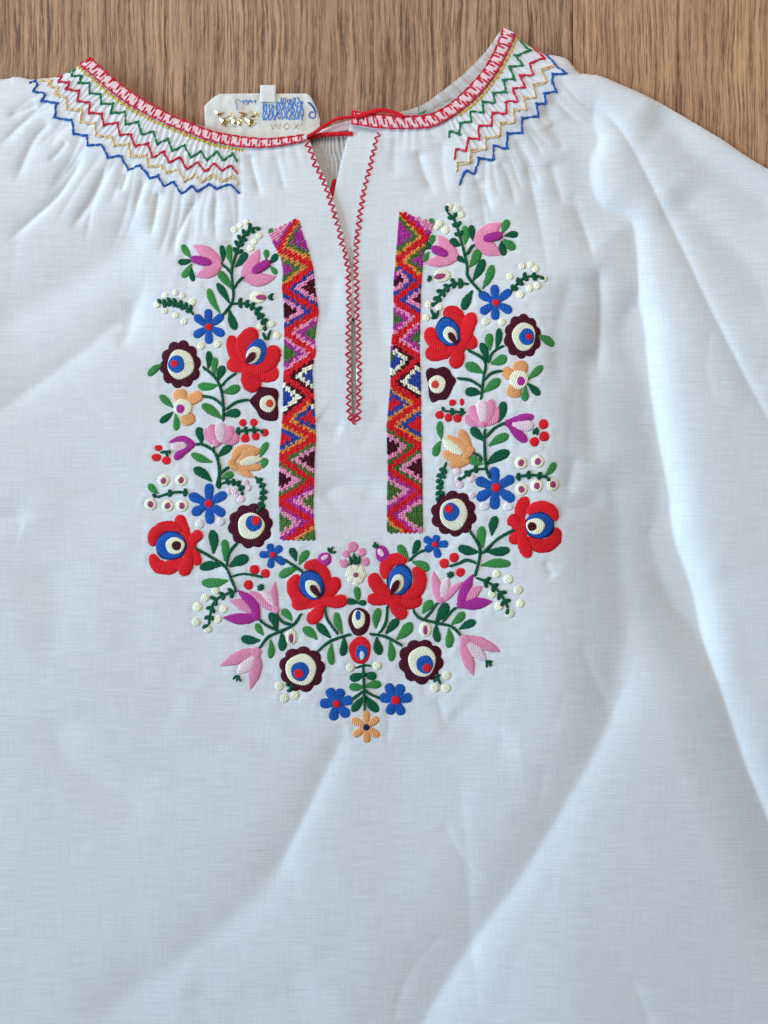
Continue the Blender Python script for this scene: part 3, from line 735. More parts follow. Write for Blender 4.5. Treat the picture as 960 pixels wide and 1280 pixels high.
def disc(name, x, y, rx, ry, col, rot=0.0, h=None, lift=0.0, parent=None, lobes=None, outline=None, stitch='par'):
    cx, cy = T(x, y); rx /= SC; ry /= SC; rot = math.radians(rot)
    h = (h if h is not None else min(2.2, 0.45 * min(rx, ry) + 0.35)) * 0.55; lift *= 0.64
    na = 60 if (lobes or outline) else 24; rings = (1.0, 0.97, 0.88, 0.72, 0.45, 0.18)
    if outline: OP = [(OX + q[0] / SC - cx, OY + q[1] / SC - cy) for q in spline(outline, 6, closed=True)]; na = len(OP)
    px = []; py = []; ext = []; UV = []
    ja = random.uniform(0, 6.28); sd = random.uniform(0, 6.28)
    for k, rr in enumerate(rings):
        for i in range(na):
            a = 2 * math.pi * i / na
            if outline: ux, uy = OP[i]
            else:
                m = 1.0
                if lobes: m = 0.85 + 0.175 * abs(math.sin(lobes * a / 2 + sd)) ** 0.6 + 0.02 * math.sin(3 * a + ja)
                else: m = 1 + 0.03 * math.sin(3 * a + ja) + 0.02 * math.sin(5 * a + sd)
                ex, ey = rx * m * math.cos(a), ry * m * math.sin(a)
                ux = ex * math.cos(rot) - ey * math.sin(rot); uy = ex * math.sin(rot) + ey * math.cos(rot)
            qx, qy = ux * rr, uy * rr
            px.append(cx + qx); py.append(cy + qy)
            ext.append(h * (1 - rr ** 4) ** 0.5 - (1.9 if k == 0 else 0))
            if stitch == 'rad': UV.append((abs(a - math.pi) * math.hypot(ux, uy), math.hypot(qx, qy)))
            else: UV.append((qx * math.cos(ja) + qy * math.sin(ja), -qx * math.sin(ja) + qy * math.cos(ja)))
    SEWN.append((np.array(px), np.array(py)))
    z = Hs(np.array(px), np.array(py)) + lift + np.array(ext)
    mb = MB(); mb.grid(len(rings), na, list(zip(px, py, z)), UV, close=True)
    b = len(rings) * na - na; mb.f.append(tuple(b + i for i in reversed(range(na))))
    return mb.build(name, THREAD[col], parent or blouse)

DG, MG = 'dark_green', 'green'
def leaves(col, *rows):
    for (x1, y1, x2, y2, w) in rows:
        bx = (x1 + x2) / 2 - (y2 - y1) * 0.06 * random.choice((-1, 1)); by = (y1 + y2) / 2 + (x2 - x1) * 0.06 * random.choice((-1, 1))
        satin('leaf', [(x1, y1), (bx, by), (x2, y2)], w * 1.03, col, 'leaf', vein=0.22)
def stem(*pts, w=24):
    mb = MB(); P = [T(*q) for q in pts]; P = spline(P, 6); L = resample(P, [0, 1])[1]
    k = max(2, int(L / 5.5)); Q, _ = resample(P, np.linspace(0, 1, k + 1))
    r = w / SC / 2
    tube_into(mb, P, r * 0.85, 0.3, flat=0.75)
    for a, b in zip(Q[:-1], Q[1:]):                       # overlapping stem stitches
        d = b - a; nn = np.array([-d[1], d[0]]) / max(np.hypot(*d), 1e-6) * r * 0.45
        tube_into(mb, [tuple(a - nn - d * 0.15), tuple(b + nn + d * 0.15)], r * 0.72, 0.75, n=4, sides=6)
    return mb.build('stem', THREAD[DG], blouse)
def fern(*pts, w=21, barb=40, gap=34, start=0.2, sides=(1, -1)):
    mb = MB(); P = spline([T(*q) for q in pts], 6); r = w / SC / 2
    tube_into(mb, P, r * 0.9, 0.4, flat=0.75)
    L = resample(P, [0, 1])[1]; k = max(2, int(L * (1 - start) / (gap / SC)))
    for i in range(k + 1):
        t = start + (1 - start) * i / k
        (q, q2), _ = resample(P, [max(0, t - 0.02), min(1, t + 0.001)])
        d = (q2 - q) / max(np.hypot(*(q2 - q)), 1e-6)
        for s in sides:
            if i == k and s == sides[-1]: 
                continue
            a = s * math.radians(48 + jit(10)); ln = barb / SC * random.uniform(0.85, 1.15)
            e = q2 + np.array([d[0] * math.cos(a) - d[1] * math.sin(a), d[0] * math.sin(a) + d[1] * math.cos(a)]) * ln
            tube_into(mb, [tuple(q2), tuple(e)], r * 1.25, 0.55, n=5, taper=0.45, flat=0.6)
    return mb.build('fern_sprig', THREAD[DG], blouse)
def tuft(*rows, w=20):
    mb = MB()
    for (x1, y1, x2, y2) in rows:
        tube_into(mb, [T(x1, y1), T(x2, y2)], w / SC / 2, 0.6, n=4, taper=0.6)
    return mb.build('bud_tuft', THREAD[DG], blouse)
def berries(col, *rows, name='berry'):
    for row in rows:
        x, y, r = row[:3]; r2 = row[3] if len(row) > 3 else r * random.uniform(0.9, 1.05)
        disc(name, x, y, r * (0.88 if col == 'cream' else 1), r2 * (0.88 if col == 'cream' else 1), col, rot=0 if len(row) > 3 else random.uniform(0, 180))
def eyed_berries(*rows):
    for (x, y) in rows:
        o = disc('berry', x, y, 41, 39, 'cream', rot=jit(90))
        disc('berry_eye', x, y, 20, 23, 'mauve', lift=1.4, h=1.2, parent=o, rot=jit(30))
def bud(x, y, rx, ry, rot, dx=0, dy=0, rx2=35, ry2=18):
    o = disc('bud', x, y, rx, ry, 'cream', rot=rot)
    disc('bud_heart', x + dx, y + dy, rx2, ry2, 'mauve', rot=rot, lift=1.5, h=1.2, parent=o)
def star(x, y, tips, w, col='blue', ccol='red', cr=23, name='blue_flower'):
    o = disc(name, x, y, cr, cr, ccol, lift=1.6, h=1.3)
    for tx, ty in tips:
        ux, uy = tx - x, ty - y
        satin('petal', [(x + ux * 0.14, y + uy * 0.14), (x + ux * 0.55, y + uy * 0.55), (tx, ty)], w, col, 'petal', h=2.4, parent=o, vein=0.12)
    return o
def scalloped(x, y, R, cream, blue, red, Ry=None, lobes=9):
    o = disc('scalloped_flower', x, y, R, Ry or R, 'maroon', h=1.9, lobes=lobes, stitch='rad')
    disc('cream_ring', *cream, 'cream', h=1.5, lift=1.3, parent=o, stitch='rad')
    disc('iris', *blue, 'blue', h=1.2, lift=2.4, parent=o, stitch='rad')
    disc('pupil', red[0], red[1], red[2], red[2], 'red', h=1.0, lift=3.3, parent=o)
    return o
def red_flower(core, petals, blue, cream, seed=None, dot=None, outlined=False):
    x, y, r = core
    o = disc('red_flower', x, y, r, r, 'red', h=2.2, lift=0.4)
    for i, (kind, w, *sp) in enumerate(petals): satin('petal', sp, w * 1.03, 'red', kind, h=3.1, lift=0.7 * (i % 2), parent=o)
    if outlined: disc('iris_outline', blue[0], blue[1], blue[2] + 7, blue[3] + 7, 'navy', rot=blue[4], h=1.0, lift=2.0, parent=o)
    disc('iris', blue[0], blue[1], blue[2], blue[3], 'blue', rot=blue[4], h=1.7, lift=2.2, parent=o, stitch='rad')
    disc('cream_ring', cream[0], cream[1], cream[2], cream[3], 'cream', rot=cream[4], h=1.2, lift=3.4, parent=o)
    if seed: satin('seed', [seed[0], seed[1]], seed[2], 'maroon', 'seed', h=1.3, lift=4.1, parent=o)
    if dot: disc('seed', dot[0], dot[1], dot[2], dot[2], 'maroon', h=1.0, lift=4.2, parent=o)
def tulip(parts, base=None, name='pink_tulip', bcol='pink'):
    o = None
    for col, kind, w, lf, *sp in parts:
        q = satin('petal' if o else name, sp, w, col, kind, lift=lf, parent=o, slant=0.9)
        o = o or q
    if base: disc('petal_base', base[0], base[1], base[2], base[2], bcol, parent=o, h=1.8, lift=0.8)
    return o

# ------------------------------------------------------------------ woven zigzag bands beside the slit
def zigzag_band(left, right, zz, top_tri, tris, flip):
    ls = np.array(left, float); rs = np.array(right, float); zs = np.array(zz, float)
    cells = {}
    step = 3.0
    y0 = min(ls[:, 1].min(), rs[:, 1].min()); y1 = max(ls[:, 1].max(), rs[:, 1].max())
    row = 0; y = y0
    while y < y1:
        xl = np.interp(y, ls[:, 1], ls[:, 0]); xr = np.interp(y, rs[:, 1], rs[:, 0])
        if y < ls[0, 1]: xl = ls[0, 0] + (rs[0, 0] - ls[0, 0]) * (ls[0, 1] - y) / max(ls[0, 1] - rs[0, 1], 1e-6)
        if y < rs[0, 1]: xr = rs[0, 0] + (ls[0, 0] - rs[0, 0]) * (rs[0, 1] - y) / max(rs[0, 1] - ls[0, 1], 1e-6)
        n = int(round((xr - xl) / step))
        for k in range(n):
            x = xl + (k + 0.5) * (xr - xl) / n
            # crossings of the zigzag at this column: the line above and the line below
            u = x
            best = 1e9; where = None
            ys = []
            for (a, b) in zip(zs[:-1], zs[1:]):
                f = (u - a[0]) / (b[0] - a[0])
                ys.append(a[1] + (b[1] - a[1]) * min(max(f, 0.0), 1.0))
            ds = [(abs(y - q), i) for i, q in enumerate(ys) if q is not None]
            d, i = min(ds)
            # which wedge are we in: wedge i lies between line i-1 and line i
            wedge = i + (1 if y > ys[i] else 0)
            if d < 4.5: col = 'red'
            else:
                cs = top_tri if wedge == 0 else tris[min(wedge - 1, len(tris) - 1)]
                apex = 0
                col = cs[0] if d < 9.4 else (cs[1] if d < 15.6 else cs[2])
            cells.setdefault(col, []).append((x, y, (xr - xl) / n, row, k))
        y += step; row += 1
    root = None
    names = {'red': 'red_stitches', 'band_orange': 'orange_stitches', 'band_green': 'green_stitches', 'purple': 'purple_stitches', 'band_blue': 'blue_stitches', 'pink': 'pink_stitches', 'maroon': 'maroon_stitches', 'cream': 'cream_stitches'}
    for col in sorted(cells, key=lambda c: c != 'red'):
        mb = MB()
        for (x, y, cw, r, k) in cells[col]:
            x += jit(0.2); yy = y + (0.9 if k % 2 else -0.9) + jit(0.3)
            hw, hh = cw * 0.78, step * 0.74; s = 0.9 * (1 if flip else -1)
            q = [(-hw, -hh * .55 + s), (0, -hh), (hw, -hh * .55 - s), (hw, hh * .55 - s), (0, hh), (-hw, hh * .55 + s)]
            z = float(Hs(x, yy)) ; b = len(mb.v); top = 1.05 + jit(0.22)
            for dx, dy in q: mb.v.append((x + dx, yy + dy, z - 0.3)); mb.uv.append((yy + dy, x + dx))
            for dx, dy in q: mb.v.append((x + dx * 0.80, yy + dy * 0.78, z + top)); mb.uv.append((yy + dy, x + dx))
            for i in range(6): mb.f.append((b + i, b + (i + 1) % 6, b + 6 + (i + 1) % 6, b + 6 + i))
            mb.f.append(tuple(b + 6 + i for i in range(6)))
        if root is None:
            root = mb.build('zigzag_band', THREAD[col], blouse)
        else:
            o = mb.build(names[col], THREAD[col], root); o['kind'] = 'stuff'
    return root
G_, O_, B_, P_, K_, M_, C_, R_ = 'band_green', 'band_orange', 'band_blue', 'purple', 'pink', 'maroon', 'cream', 'red'
WEDGES = [(O_, G_, P_), (O_, G_, P_), (B_, K_, M_), (B_, K_, M_), (K_, P_, G_), (K_, P_, G_), (M_, C_, B_), (M_, C_, B_), (O_, B_, R_), (O_, B_, R_), (G_, K_, M_), (G_, K_, M_), (P_, K_, G_), (P_, K_, G_), (O_, G_, G_)]
zigzag_band([(336, 292), (341, 303), (352, 324), (354.5, 339), (353, 361.6), (355, 378), (356, 412), (355, 465), (354, 519), (349.6, 571), (349, 621.6), (350.5, 675)],
            [(372.5, 274), (377, 289.5), (385.6, 316), (391, 334), (393, 355), (398, 389.5), (395, 410), (393, 429), (394.6, 442), (390.5, 457), (390, 469), (392, 496), (394.5, 546), (393, 568), (392, 604), (391, 640), (393.6, 674)],
            [(374, 270), (349, 312), (392, 333), (354, 362.5), (398, 389.5), (355, 416), (394.5, 442), (355, 470.5), (390.5, 496), (353, 526), (394, 548), (350, 573), (392, 602), (349, 626), (392, 652), (352, 680)], (P_, K_, K_), WEDGES, True)
zigzag_band([(499.6, 265), (495, 324), (492.6, 351), (492, 411), (488.6, 438), (488.6, 482), (483.5, 535.5), (485, 586), (484, 640), (484, 666.5)],
            [(541, 280), (538, 290), (529, 317), (525.5, 361), (524, 438), (525.5, 485), (525.5, 535.5), (527, 586), (527.5, 640), (528, 666.5)],
            [(498, 262), (533, 297), (496, 326), (526.5, 351), (492.5, 376), (525, 397), (491, 426), (524, 447), (488.5, 480), (525, 504), (484, 532), (525.5, 557), (484.5, 586), (527, 613), (484, 643), (522, 674)], (P_, K_, K_), WEDGES, False)
at(0, 0, 1); 
disc('band_corner_knot', 339, 290, 4, 4.5, MG); disc('band_corner_knot', 539, 277, 4, 4, MG)

# ------------------------------------------------------------------ embroidery, upper left
at(170, 250, 5.333)
tulip([('pink', 'tulip', 96, 0, (565, 428), (480, 362), (380, 302)), ('pink', 'tulip', 96, 0, (565, 428), (490, 478), (398, 512)), ('purple', 'wrap', 58, 1.3, (505, 425), (365, 390))])
tulip([('pink', 'tulip', 100, 0, (712, 522), (770, 430), (822, 328)), ('pink', 'tulip', 94, 0, (712, 515), (820, 535), (940, 512)), ('purple', 'wrap', 62, 1.3, (775, 485), (895, 412))])
leaves(MG, (368, 390, 308, 298, 46), (372, 425, 308, 517, 50), (640, 440, 622, 298, 46), (640, 595, 548, 474, 56), (562, 755, 484, 592, 52), (866, 400, 866, 332, 40), (895, 440, 940, 497, 36))
leaves(DG, (380, 400, 280, 415, 44), (370, 450, 386, 545, 38), (578, 420, 570, 303, 42), (662, 448, 738, 352, 58), (628, 695, 540, 556, 48), (625, 735, 668, 868, 58), (888, 425, 942, 362, 46))
stem((795, 185), (735, 225), (690, 290), (660, 390), (640, 470), (645, 560), (652, 640), (635, 700), (580, 770))
stem((572, 430), (610, 460), (640, 500)); stem((720, 515), (685, 545), (652, 600))
fern((665, 380), (690, 290), (740, 215), (795, 185), start=0.1, gap=42, barb=44)
berries('cream', (655, 200, 24), (692, 172, 22), (735, 148, 22), (822, 242, 24), (790, 280, 24), (765, 325, 26), (140, 700, 25), (195, 640, 23), (262, 620, 22), (312, 640, 22), (378, 682, 26), (192, 742, 25), (265, 772, 25), (322, 812, 27), (830, 850, 24), (905, 830, 26), (940, 908, 27))
fern((390, 770), (330, 712), (265, 690), (168, 690), start=0.15)
fern((640, 695), (740, 695), (815, 745), (866, 838), start=0.15, gap=40)
star(485, 848, [(483, 728), (392, 772), (583, 768), (592, 902), (488, 962), (386, 912)], 58)
bud(815, 652, 54, 40, 0, 20, 0, 36, 19)
tuft((880, 652, 918, 625), (880, 655, 918, 668), (882, 652, 912, 645)); tuft((868, 935, 845, 885), (875, 935, 900, 868), (868, 930, 890, 925))

at(170, 410, 5.333)
scalloped(297, 245, 140, (300, 245, 92, 102), (272, 243, 57, 60), (255, 240, 24), Ry=162, lobes=10)
leaves(MG, (180, 240, 82, 318, 52), (527, 312, 532, 198, 48), (548, 382, 412, 386, 56), (580, 428, 694, 393, 62), (575, 605, 440, 510, 62), (248, 530, 160, 448, 50), (262, 572, 266, 684, 46), (512, 895, 368, 838, 52), (828, 862, 878, 762, 48), (848, 935, 866, 868, 54))
leaves(DG, (482, 275, 484, 156, 48), (552, 350, 588, 254, 58), (585, 582, 698, 570, 62), (248, 560, 160, 630, 46), (438, 770, 412, 662, 62), (545, 858, 640, 776, 54))
o = tulip([('orange', 'petal', 100, 0, (310, 520), (285, 408)), ('orange', 'petal', 86, 0, (330, 500), (440, 440)), ('orange', 'petal', 104, 0, (325, 555), (362, 648))], name='orange_flower')
disc('cream_ring', 315, 530, 60, 60, 'cream', lift=1.8, h=1.4, parent=o); disc('eye', 298, 540, 29, 31, 'purple', lift=2.9, h=1.0, parent=o)
berries('cream', (436, 122, 27), (547, 112, 28))
stem((585, 620), (582, 500), (565, 400), (520, 320), (445, 262)); stem((572, 390), (610, 345), (668, 302)); stem((586, 525), (520, 470), (442, 455)); stem((600, 545), (670, 495), (755, 478))
red_flower((770, 285, 70), [('petal', 92, (720, 270), (660, 170), (634, 50)), ('petal', 120, (740, 230), (720, 110), (805, 12)), ('petal', 96, (740, 270), (606, 235)), ('petal', 118, (800, 290), (880, 240), (935, 120)), ('petal', 118, (770, 300), (860, 310), (950, 285)), ('petal', 126, (740, 280), (760, 350), (820, 408))],
           (803, 165, 68, 92, 22), (785, 182, 46, 62, 28), seed=((737, 236), (796, 168), 54))
o = disc('scalloped_flower', 862, 505, 90, 110, 'maroon', h=1.9, stitch='rad', outline=[(802, 432), (820, 392), (855, 392), (890, 396), (935, 405), (954, 440), (948, 500), (952, 570), (940, 618), (880, 622), (828, 600), (800, 550), (758, 495), (770, 462)])
disc('cream_ring', 880, 507, 55, 58, 'cream', h=1.4, lift=1.4, parent=o, stitch='rad'); disc('pupil', 893, 505, 25, 27, 'coral', h=1.2, lift=2.5, parent=o)
tulip([('pink', 'petal', 66, 0, (545, 762), (500, 740), (455, 672)), ('pink', 'petal', 66, 0, (600, 770), (650, 750), (668, 700)), ('pink', 'petal', 70, 0.5, (550, 768), (515, 710), (500, 642)), ('pink', 'petal', 70, 0.5, (585, 768), (620, 710), (622, 652)), ('pale_pink', 'petal', 80, 0.9, (565, 765), (562, 632)), ('pink', 'petal', 50, 0.9, (530, 740), (545, 790))], name='lotus_flower')
fern((662, 692), (740, 682), (828, 680), start=0.05, barb=34, gap=52)
berries('red', (713, 632, 25), (785, 630, 26), (728, 736, 29), (798, 722, 28), (859, 698, 27), (150, 800, 27, 21), (136, 863, 33, 26), (203, 883, 31, 28), name='red_berry')
tulip([('purple', 'tulip', 54, 0, (395, 782), (310, 742), (214, 764)), ('pale_pink', 'wrap', 74, 0.3, (340, 785), (240, 798)), ('purple', 'petal', 58, 0.3, (375, 785), (310, 825), (258, 875))], base=(372, 782, 20), bcol='purple', name='purple_tulip')
tuft((160, 830, 228, 822), (195, 822, 215, 858), (178, 815, 185, 835), (222, 812, 228, 840))
stem((395, 778), (440, 775), (510, 812), (545, 870), (556, 960), (560, 1060), (538, 1050)); tuft((520, 825, 520, 790))
tulip([('orange', 'tulip', 64, 0, (640, 895), (690, 815), (795, 792)), ('orange', 'petal', 64, 0.4, (690, 910), (740, 840), (828, 818)), ('cream', 'tulip', 66, 0.9, (695, 905), (760, 885), (850, 872)), ('orange', 'petal', 56, 0.4, (650, 925), (740, 925), (836, 930)), ('orange', 'tulip', 58, 0.2, (655, 930), (720, 960), (785, 1000)), ('orange', 'petal', 60, 0.6, (690, 940), (650, 920), (625, 880))], name='orange_tulip')

at(170, 570, 5.333)
leaves(DG, (505, 170, 385, 82, 64), (516, 652, 505, 492, 66), (622, 738, 752, 676, 74), (575, 728, 424, 746, 64))
leaves(MG, (570, 152, 652, 118, 52), (150, 250, 84, 186, 46), (592, 700, 586, 556, 58), (615, 828, 436, 842, 68))
stem((545, 200), (562, 120), (625, 70)); stem((560, 60), (558, 110), (540, 200))
fern((545, 195), (620, 172), (680, 182), (712, 238), start=0.3, barb=30)
fern((790, 135), (840, 190), (850, 260), (832, 352), start=0.12, gap=36, barb=34)
star(483, 318, [(490, 182), (604, 248), (592, 394), (496, 454), (374, 388), (354, 258)], 68, cr=26)
berries('lilac', (730, 180, 24), (748, 212, 22), (655, 235, 24), (702, 285, 26), (622, 236, 20), (672, 262, 18))
berries('white', (425, 454, 30), (567, 438, 28), name='white_berry')
fern((350, 245), (250, 243), (140, 276), start=0.05, gap=80, barb=34)
eyed_berries((185, 165), (303, 162), (98, 322), (212, 332), (308, 332))
red_flower((350, 592, 58), [('petal', 84, (350, 570), (315, 480), (282, 392)), ('wrap', 80, (310, 490), (200, 468), (118, 525), (112, 602)), ('wrap', 96, (104, 652), (140, 728), (220, 745), (320, 680)), ('petal', 88, (350, 620), (345, 710), (300, 795)), ('petal', 68, (360, 590), (395, 650), (412, 730)), ('petal', 76, (355, 580), (436, 504))],
           (235, 597, 100, 92, 0), (263, 597, 65, 58, 0), dot=(273, 597, 33), outlined=True)
stem((390, 612), (500, 672), (600, 742), (640, 830), (668, 890)); stem((606, 738), (620, 650), (672, 580))
stem((645, 802), (720, 785), (845, 806), w=20)
berries('red', (790, 757, 33), (863, 782, 31), (750, 858, 33), name='red_berry'); tuft((832, 850, 832, 900), (808, 868, 856, 880), (812, 892, 852, 858), w=24)
scalloped(765, 465, 152, (768, 466, 92, 91), (786, 448, 57, 55), (799, 430, 31), lobes=10)

# ------------------------------------------------------------------ embroidery, lower left
at(230, 670, 5.333)
star(588, 125, [(568, 50), (652, 68), (674, 184), (574, 214), (502, 122)], 54, cr=20)
fern((355, 365), (262, 395), (195, 450), (165, 592), start=0.08, gap=52, barb=46)
berries('cream', (210, 365, 30), (142, 412, 30), (90, 472, 34), (82, 575, 32), (160, 622, 28), (226, 555, 32), (265, 486, 30))
tulip([('purple', 'tulip', 80, 0.2, (492, 555), (455, 450), (354, 358)), ('pink', 'tulip', 80, 0, (470, 510), (390, 455), (302, 428)), ('purple', 'tulip', 82, 0.2, (490, 535), (400, 552), (258, 542))], base=(482, 535, 28), bcol='purple', name='purple_tulip')
tulip([('pink', 'tulip', 70, 0, (612, 500), (545, 445), (430, 362)), ('pink', 'tulip', 68, 0, (614, 505), (595, 400), (608, 302)), ('pale_pink', 'tulip', 72, 0.2, (605, 470), (545, 390), (505, 362))], base=(612, 492, 24))
stem((505, 745), (560, 672), (640, 635), (730, 590), (782, 515)); stem((500, 555), (560, 600), (630, 628)); stem((620, 518), (655, 570), (725, 592))
leaves(DG, (622, 625, 572, 510, 62), (508, 695, 380, 678, 62), (650, 640, 650, 766, 58), (748, 168, 708, 80, 52))
leaves(MG, (720, 565, 650, 490, 52), (530, 660, 482, 582, 48), (576, 690, 574, 815, 48), (766, 190, 832, 98, 56), (755, 215, 634, 272, 60))
stem((672, 158), (730, 195), (795, 240))
tulip([('pink', 'tulip', 90, 0, (500, 765), (400, 795), (236, 866)), ('pink', 'tulip', 90, 0, (480, 765), (475, 890), (440, 1026)), ('pale_pink', 'tulip', 88, 0.1, (480, 790), (420, 860), (355, 920))], base=(478, 775, 36))
tuft((352, 925, 325, 955), (355, 925, 352, 970), (358, 928, 382, 972), (340, 935, 375, 935), w=15)
bud(715, 672, 40, 55, 0, 0, 8, 16, 34)
scalloped(787, 885, 155, (782, 888, 106, 108), (774, 900, 62, 66), (764, 915, 31), lobes=9)
berries('cream', (635, 1000, 32), (670, 1082, 33), (740, 1060, 33)); tuft((700, 1000, 680, 980), (705, 1040, 718, 985), (735, 1010, 712, 1000), (700, 1035, 690, 1020), w=22)

# ------------------------------------------------------------------ embroidery, centre
at(360, 660, 5.333)
o = disc('purple_bud', 244, 207, 48, 46, 'purple', rot=-25); disc('bud_heart', 245, 195, 28, 15, 'pale_pink', rot=-28, lift=1.7, h=1.0, parent=o)
tuft((278, 165, 300, 122), (282, 165, 322, 158), (276, 160, 268, 128))
o = disc('purple_bud', 627, 172, 46, 58, 'purple', rot=-12); disc('bud_heart', 618, 164, 18, 30, 'pale_pink', rot=-30, lift=1.7, h=1.0, parent=o)
tuft((590, 135, 575, 90), (588, 130, 562, 112), (590, 132, 598, 105))
berries('pink', (430, 126, 36), (386, 172, 27), (372, 236, 30), (492, 160, 29), (515, 224, 30), (350, 222, 14), name='pink_berry')
tuft((425, 245, 412, 185), (445, 245, 438, 165), (465, 245, 478, 185), (408, 238, 400, 245), (455, 240, 458, 190), w=24)
star(452, 312, [(452, 245), (500, 265), (522, 310), (495, 360), (452, 382), (405, 355), (385, 305), (405, 262)], 46, 'cream', 'mauve', 17, 'cream_flower')
leaves(MG, (462, 495, 452, 390, 50), (362, 705, 320, 560, 54), (584, 670, 606, 532, 58), (722, 740, 822, 628, 72), (802, 205, 734, 112, 58), (826, 222, 938, 280, 62), (195, 742, 98, 664, 62))
leaves(DG, (468, 500, 386, 488, 46), (462, 502, 522, 500, 42), (285, 732, 192, 636, 56), (650, 705, 736, 604, 58), (828, 172, 868, 78, 52))
stem((245, 525), (265, 610), (335, 705)); stem((662, 515), (652, 625), (608, 700)); stem((806, 220), (850, 175), (910, 145))
red_flower((215, 485, 62), [('wrap', 86, (105, 260), (185, 245), (240, 310), (258, 420)), ('wrap', 88, (68, 310), (32, 390), (70, 470), (150, 490)), ('petal', 96, (230, 470), (290, 405), (330, 328)), ('petal', 90, (240, 485), (320, 492), (392, 468)), ('petal', 90, (200, 500), (110, 500), (24, 512)), ('petal', 90, (225, 500), (190, 575), (130, 626))],
           (157, 382, 80, 98, -22), (167, 402, 46, 66, -32), seed=((216, 456), (152, 380), 52), outlined=True)
red_flower((700, 470, 62), [('wrap', 90, (650, 340), (655, 250), (715, 205), (795, 220)), ('petal', 100, (690, 440), (600, 390), (560, 300)), ('petal', 88, (690, 478), (600, 475), (528, 468)), ('wrap', 92, (835, 262), (880, 330), (850, 420), (760, 455)), ('petal', 100, (720, 470), (815, 495), (885, 455)), ('petal', 92, (690, 480), (735, 550), (790, 586))],
           (744, 346, 78, 100, 16), (727, 370, 45, 68, 20), seed=((684, 440), (736, 346), 50), outlined=True)
o = disc('maroon_bud', 475, 622, 75, 96, 'maroon', h=1.9, stitch='rad'); disc('cream_ring', 471, 606, 45, 64, 'cream', h=1.4, lift=1.4, parent=o); disc('iris', 467, 580, 18, 34, 'blue', h=1.1, lift=2.5, parent=o)

at(380, 780, 5.333)
o = disc('red_bud', 373, 172, 75, 95, 'red', h=2.0, stitch='rad'); disc('iris', 384, 187, 42, 52, 'blue', h=1.4, lift=1.5, parent=o); disc('bud_heart', 387, 207, 16, 31, 'white', h=1.0, lift=2.6, parent=o)
stem((90, 182), (175, 112), (312, 65)); stem((438, 65), (540, 82), (655, 142)); stem((394, 262), (400, 420), (405, 572)); stem((345, 292), (395, 275), (445, 275), w=20)
leaves(MG, (185, 128, 186, 270, 52), (570, 110, 580, 248, 54), (398, 415, 300, 412, 56), (405, 415, 515, 402, 56))
leaves(DG, (265, 85, 254, 212, 54), (485, 85, 508, 204, 62), (398, 328, 304, 362, 60), (402, 330, 484, 346, 60), (396, 480, 320, 580, 56), (412, 478, 496, 580, 62))
stem((400, 440), (360, 470), (318, 502)); stem((408, 440), (450, 470), (502, 490))
berries('cream', (310, 290, 32), (486, 278, 33), (947, 340, 33), (870, 425, 34), (945, 426, 34)); tuft((870, 345, 910, 335), (868, 375, 900, 350), (890, 350, 908, 400), (880, 360, 862, 385), w=20)
star(215, 530, [(162, 426), (252, 430), (324, 498), (298, 614), (190, 640), (106, 525)], 70, cr=25)
star(610, 505, [(554, 396), (652, 400), (720, 484), (656, 604), (562, 600), (502, 484)], 70, cr=29)
star(415, 685, [(410, 572), (494, 622), (498, 748), (415, 790), (326, 742), (316, 632)], 54, 'orange', 'navy', 22, 'orange_star_flower')
scalloped(778, 247, 152, (787, 247, 94, 104), (804, 266, 58, 63), (817, 288, 28), lobes=9)
bud(808, 34, 40, 50, 0, 0, 5, 16, 32)

# ------------------------------------------------------------------ embroidery, lower right
at(500, 670, 5.333)
star(230, 55, [(158, 12), (245, -8), (320, 52), (256, 144), (166, 98)], 54, cr=19)
berries('red', (292, 181, 34), (357, 142, 33), (400, 240, 32), name='red_berry'); stem((505, 178), (440, 158), (395, 178), (325, 202)); tuft((332, 232, 332, 280), (308, 248, 358, 262), (312, 270, 355, 240), w=24)
tulip([('pink', 'tulip', 72, 0, (262, 440), (240, 330), (218, 230)), ('pink', 'tulip', 60, 0, (272, 440), (340, 365), (416, 300)), ('pale_pink', 'tulip', 66, 0.2, (275, 410), (295, 340), (322, 275))], base=(265, 425, 24))
tulip([('purple', 'tulip', 80, 0.2, (398, 470), (425, 370), (484, 250)), ('pink', 'tulip', 80, 0, (430, 430), (490, 370), (548, 332)), ('purple', 'tulip', 84, 0.2, (400, 458), (500, 448), (614, 432))], base=(402, 455, 28), bcol='purple', name='purple_tulip')
fern((500, 275), (600, 315), (670, 390), (716, 478), start=0.2, gap=58, barb=48)
berries('cream', (640, 252, 31), (716, 286, 35), (782, 357, 35), (795, 446, 33), (726, 512, 33), (655, 465, 33), (610, 385, 30))
stem((85, 488), (130, 545), (250, 578), (340, 600), (402, 656)); stem((245, 442), (215, 490), (168, 545)); stem((372, 472), (330, 510), (285, 570))
leaves(MG, (150, 515, 216, 430, 62), (340, 585, 424, 504, 58), (322, 612, 320, 744, 58))
leaves(DG, (235, 570, 310, 444, 74), (390, 618, 502, 566, 56), (240, 585, 254, 706, 54))
bud(168, 618, 40, 46, 0, 0, 5, 16, 30)
tulip([('pink', 'tulip', 88, 0, (412, 680), (440, 790), (488, 932)), ('pink', 'tulip', 84, 0, (425, 672), (540, 712), (668, 768)), ('pale_pink', 'tulip', 86, 0.1, (440, 700), (510, 770), (575, 832))], base=(430, 688, 34))
tuft((560, 828, 612, 832), (572, 830, 575, 872), (585, 832, 605, 862), w=18)

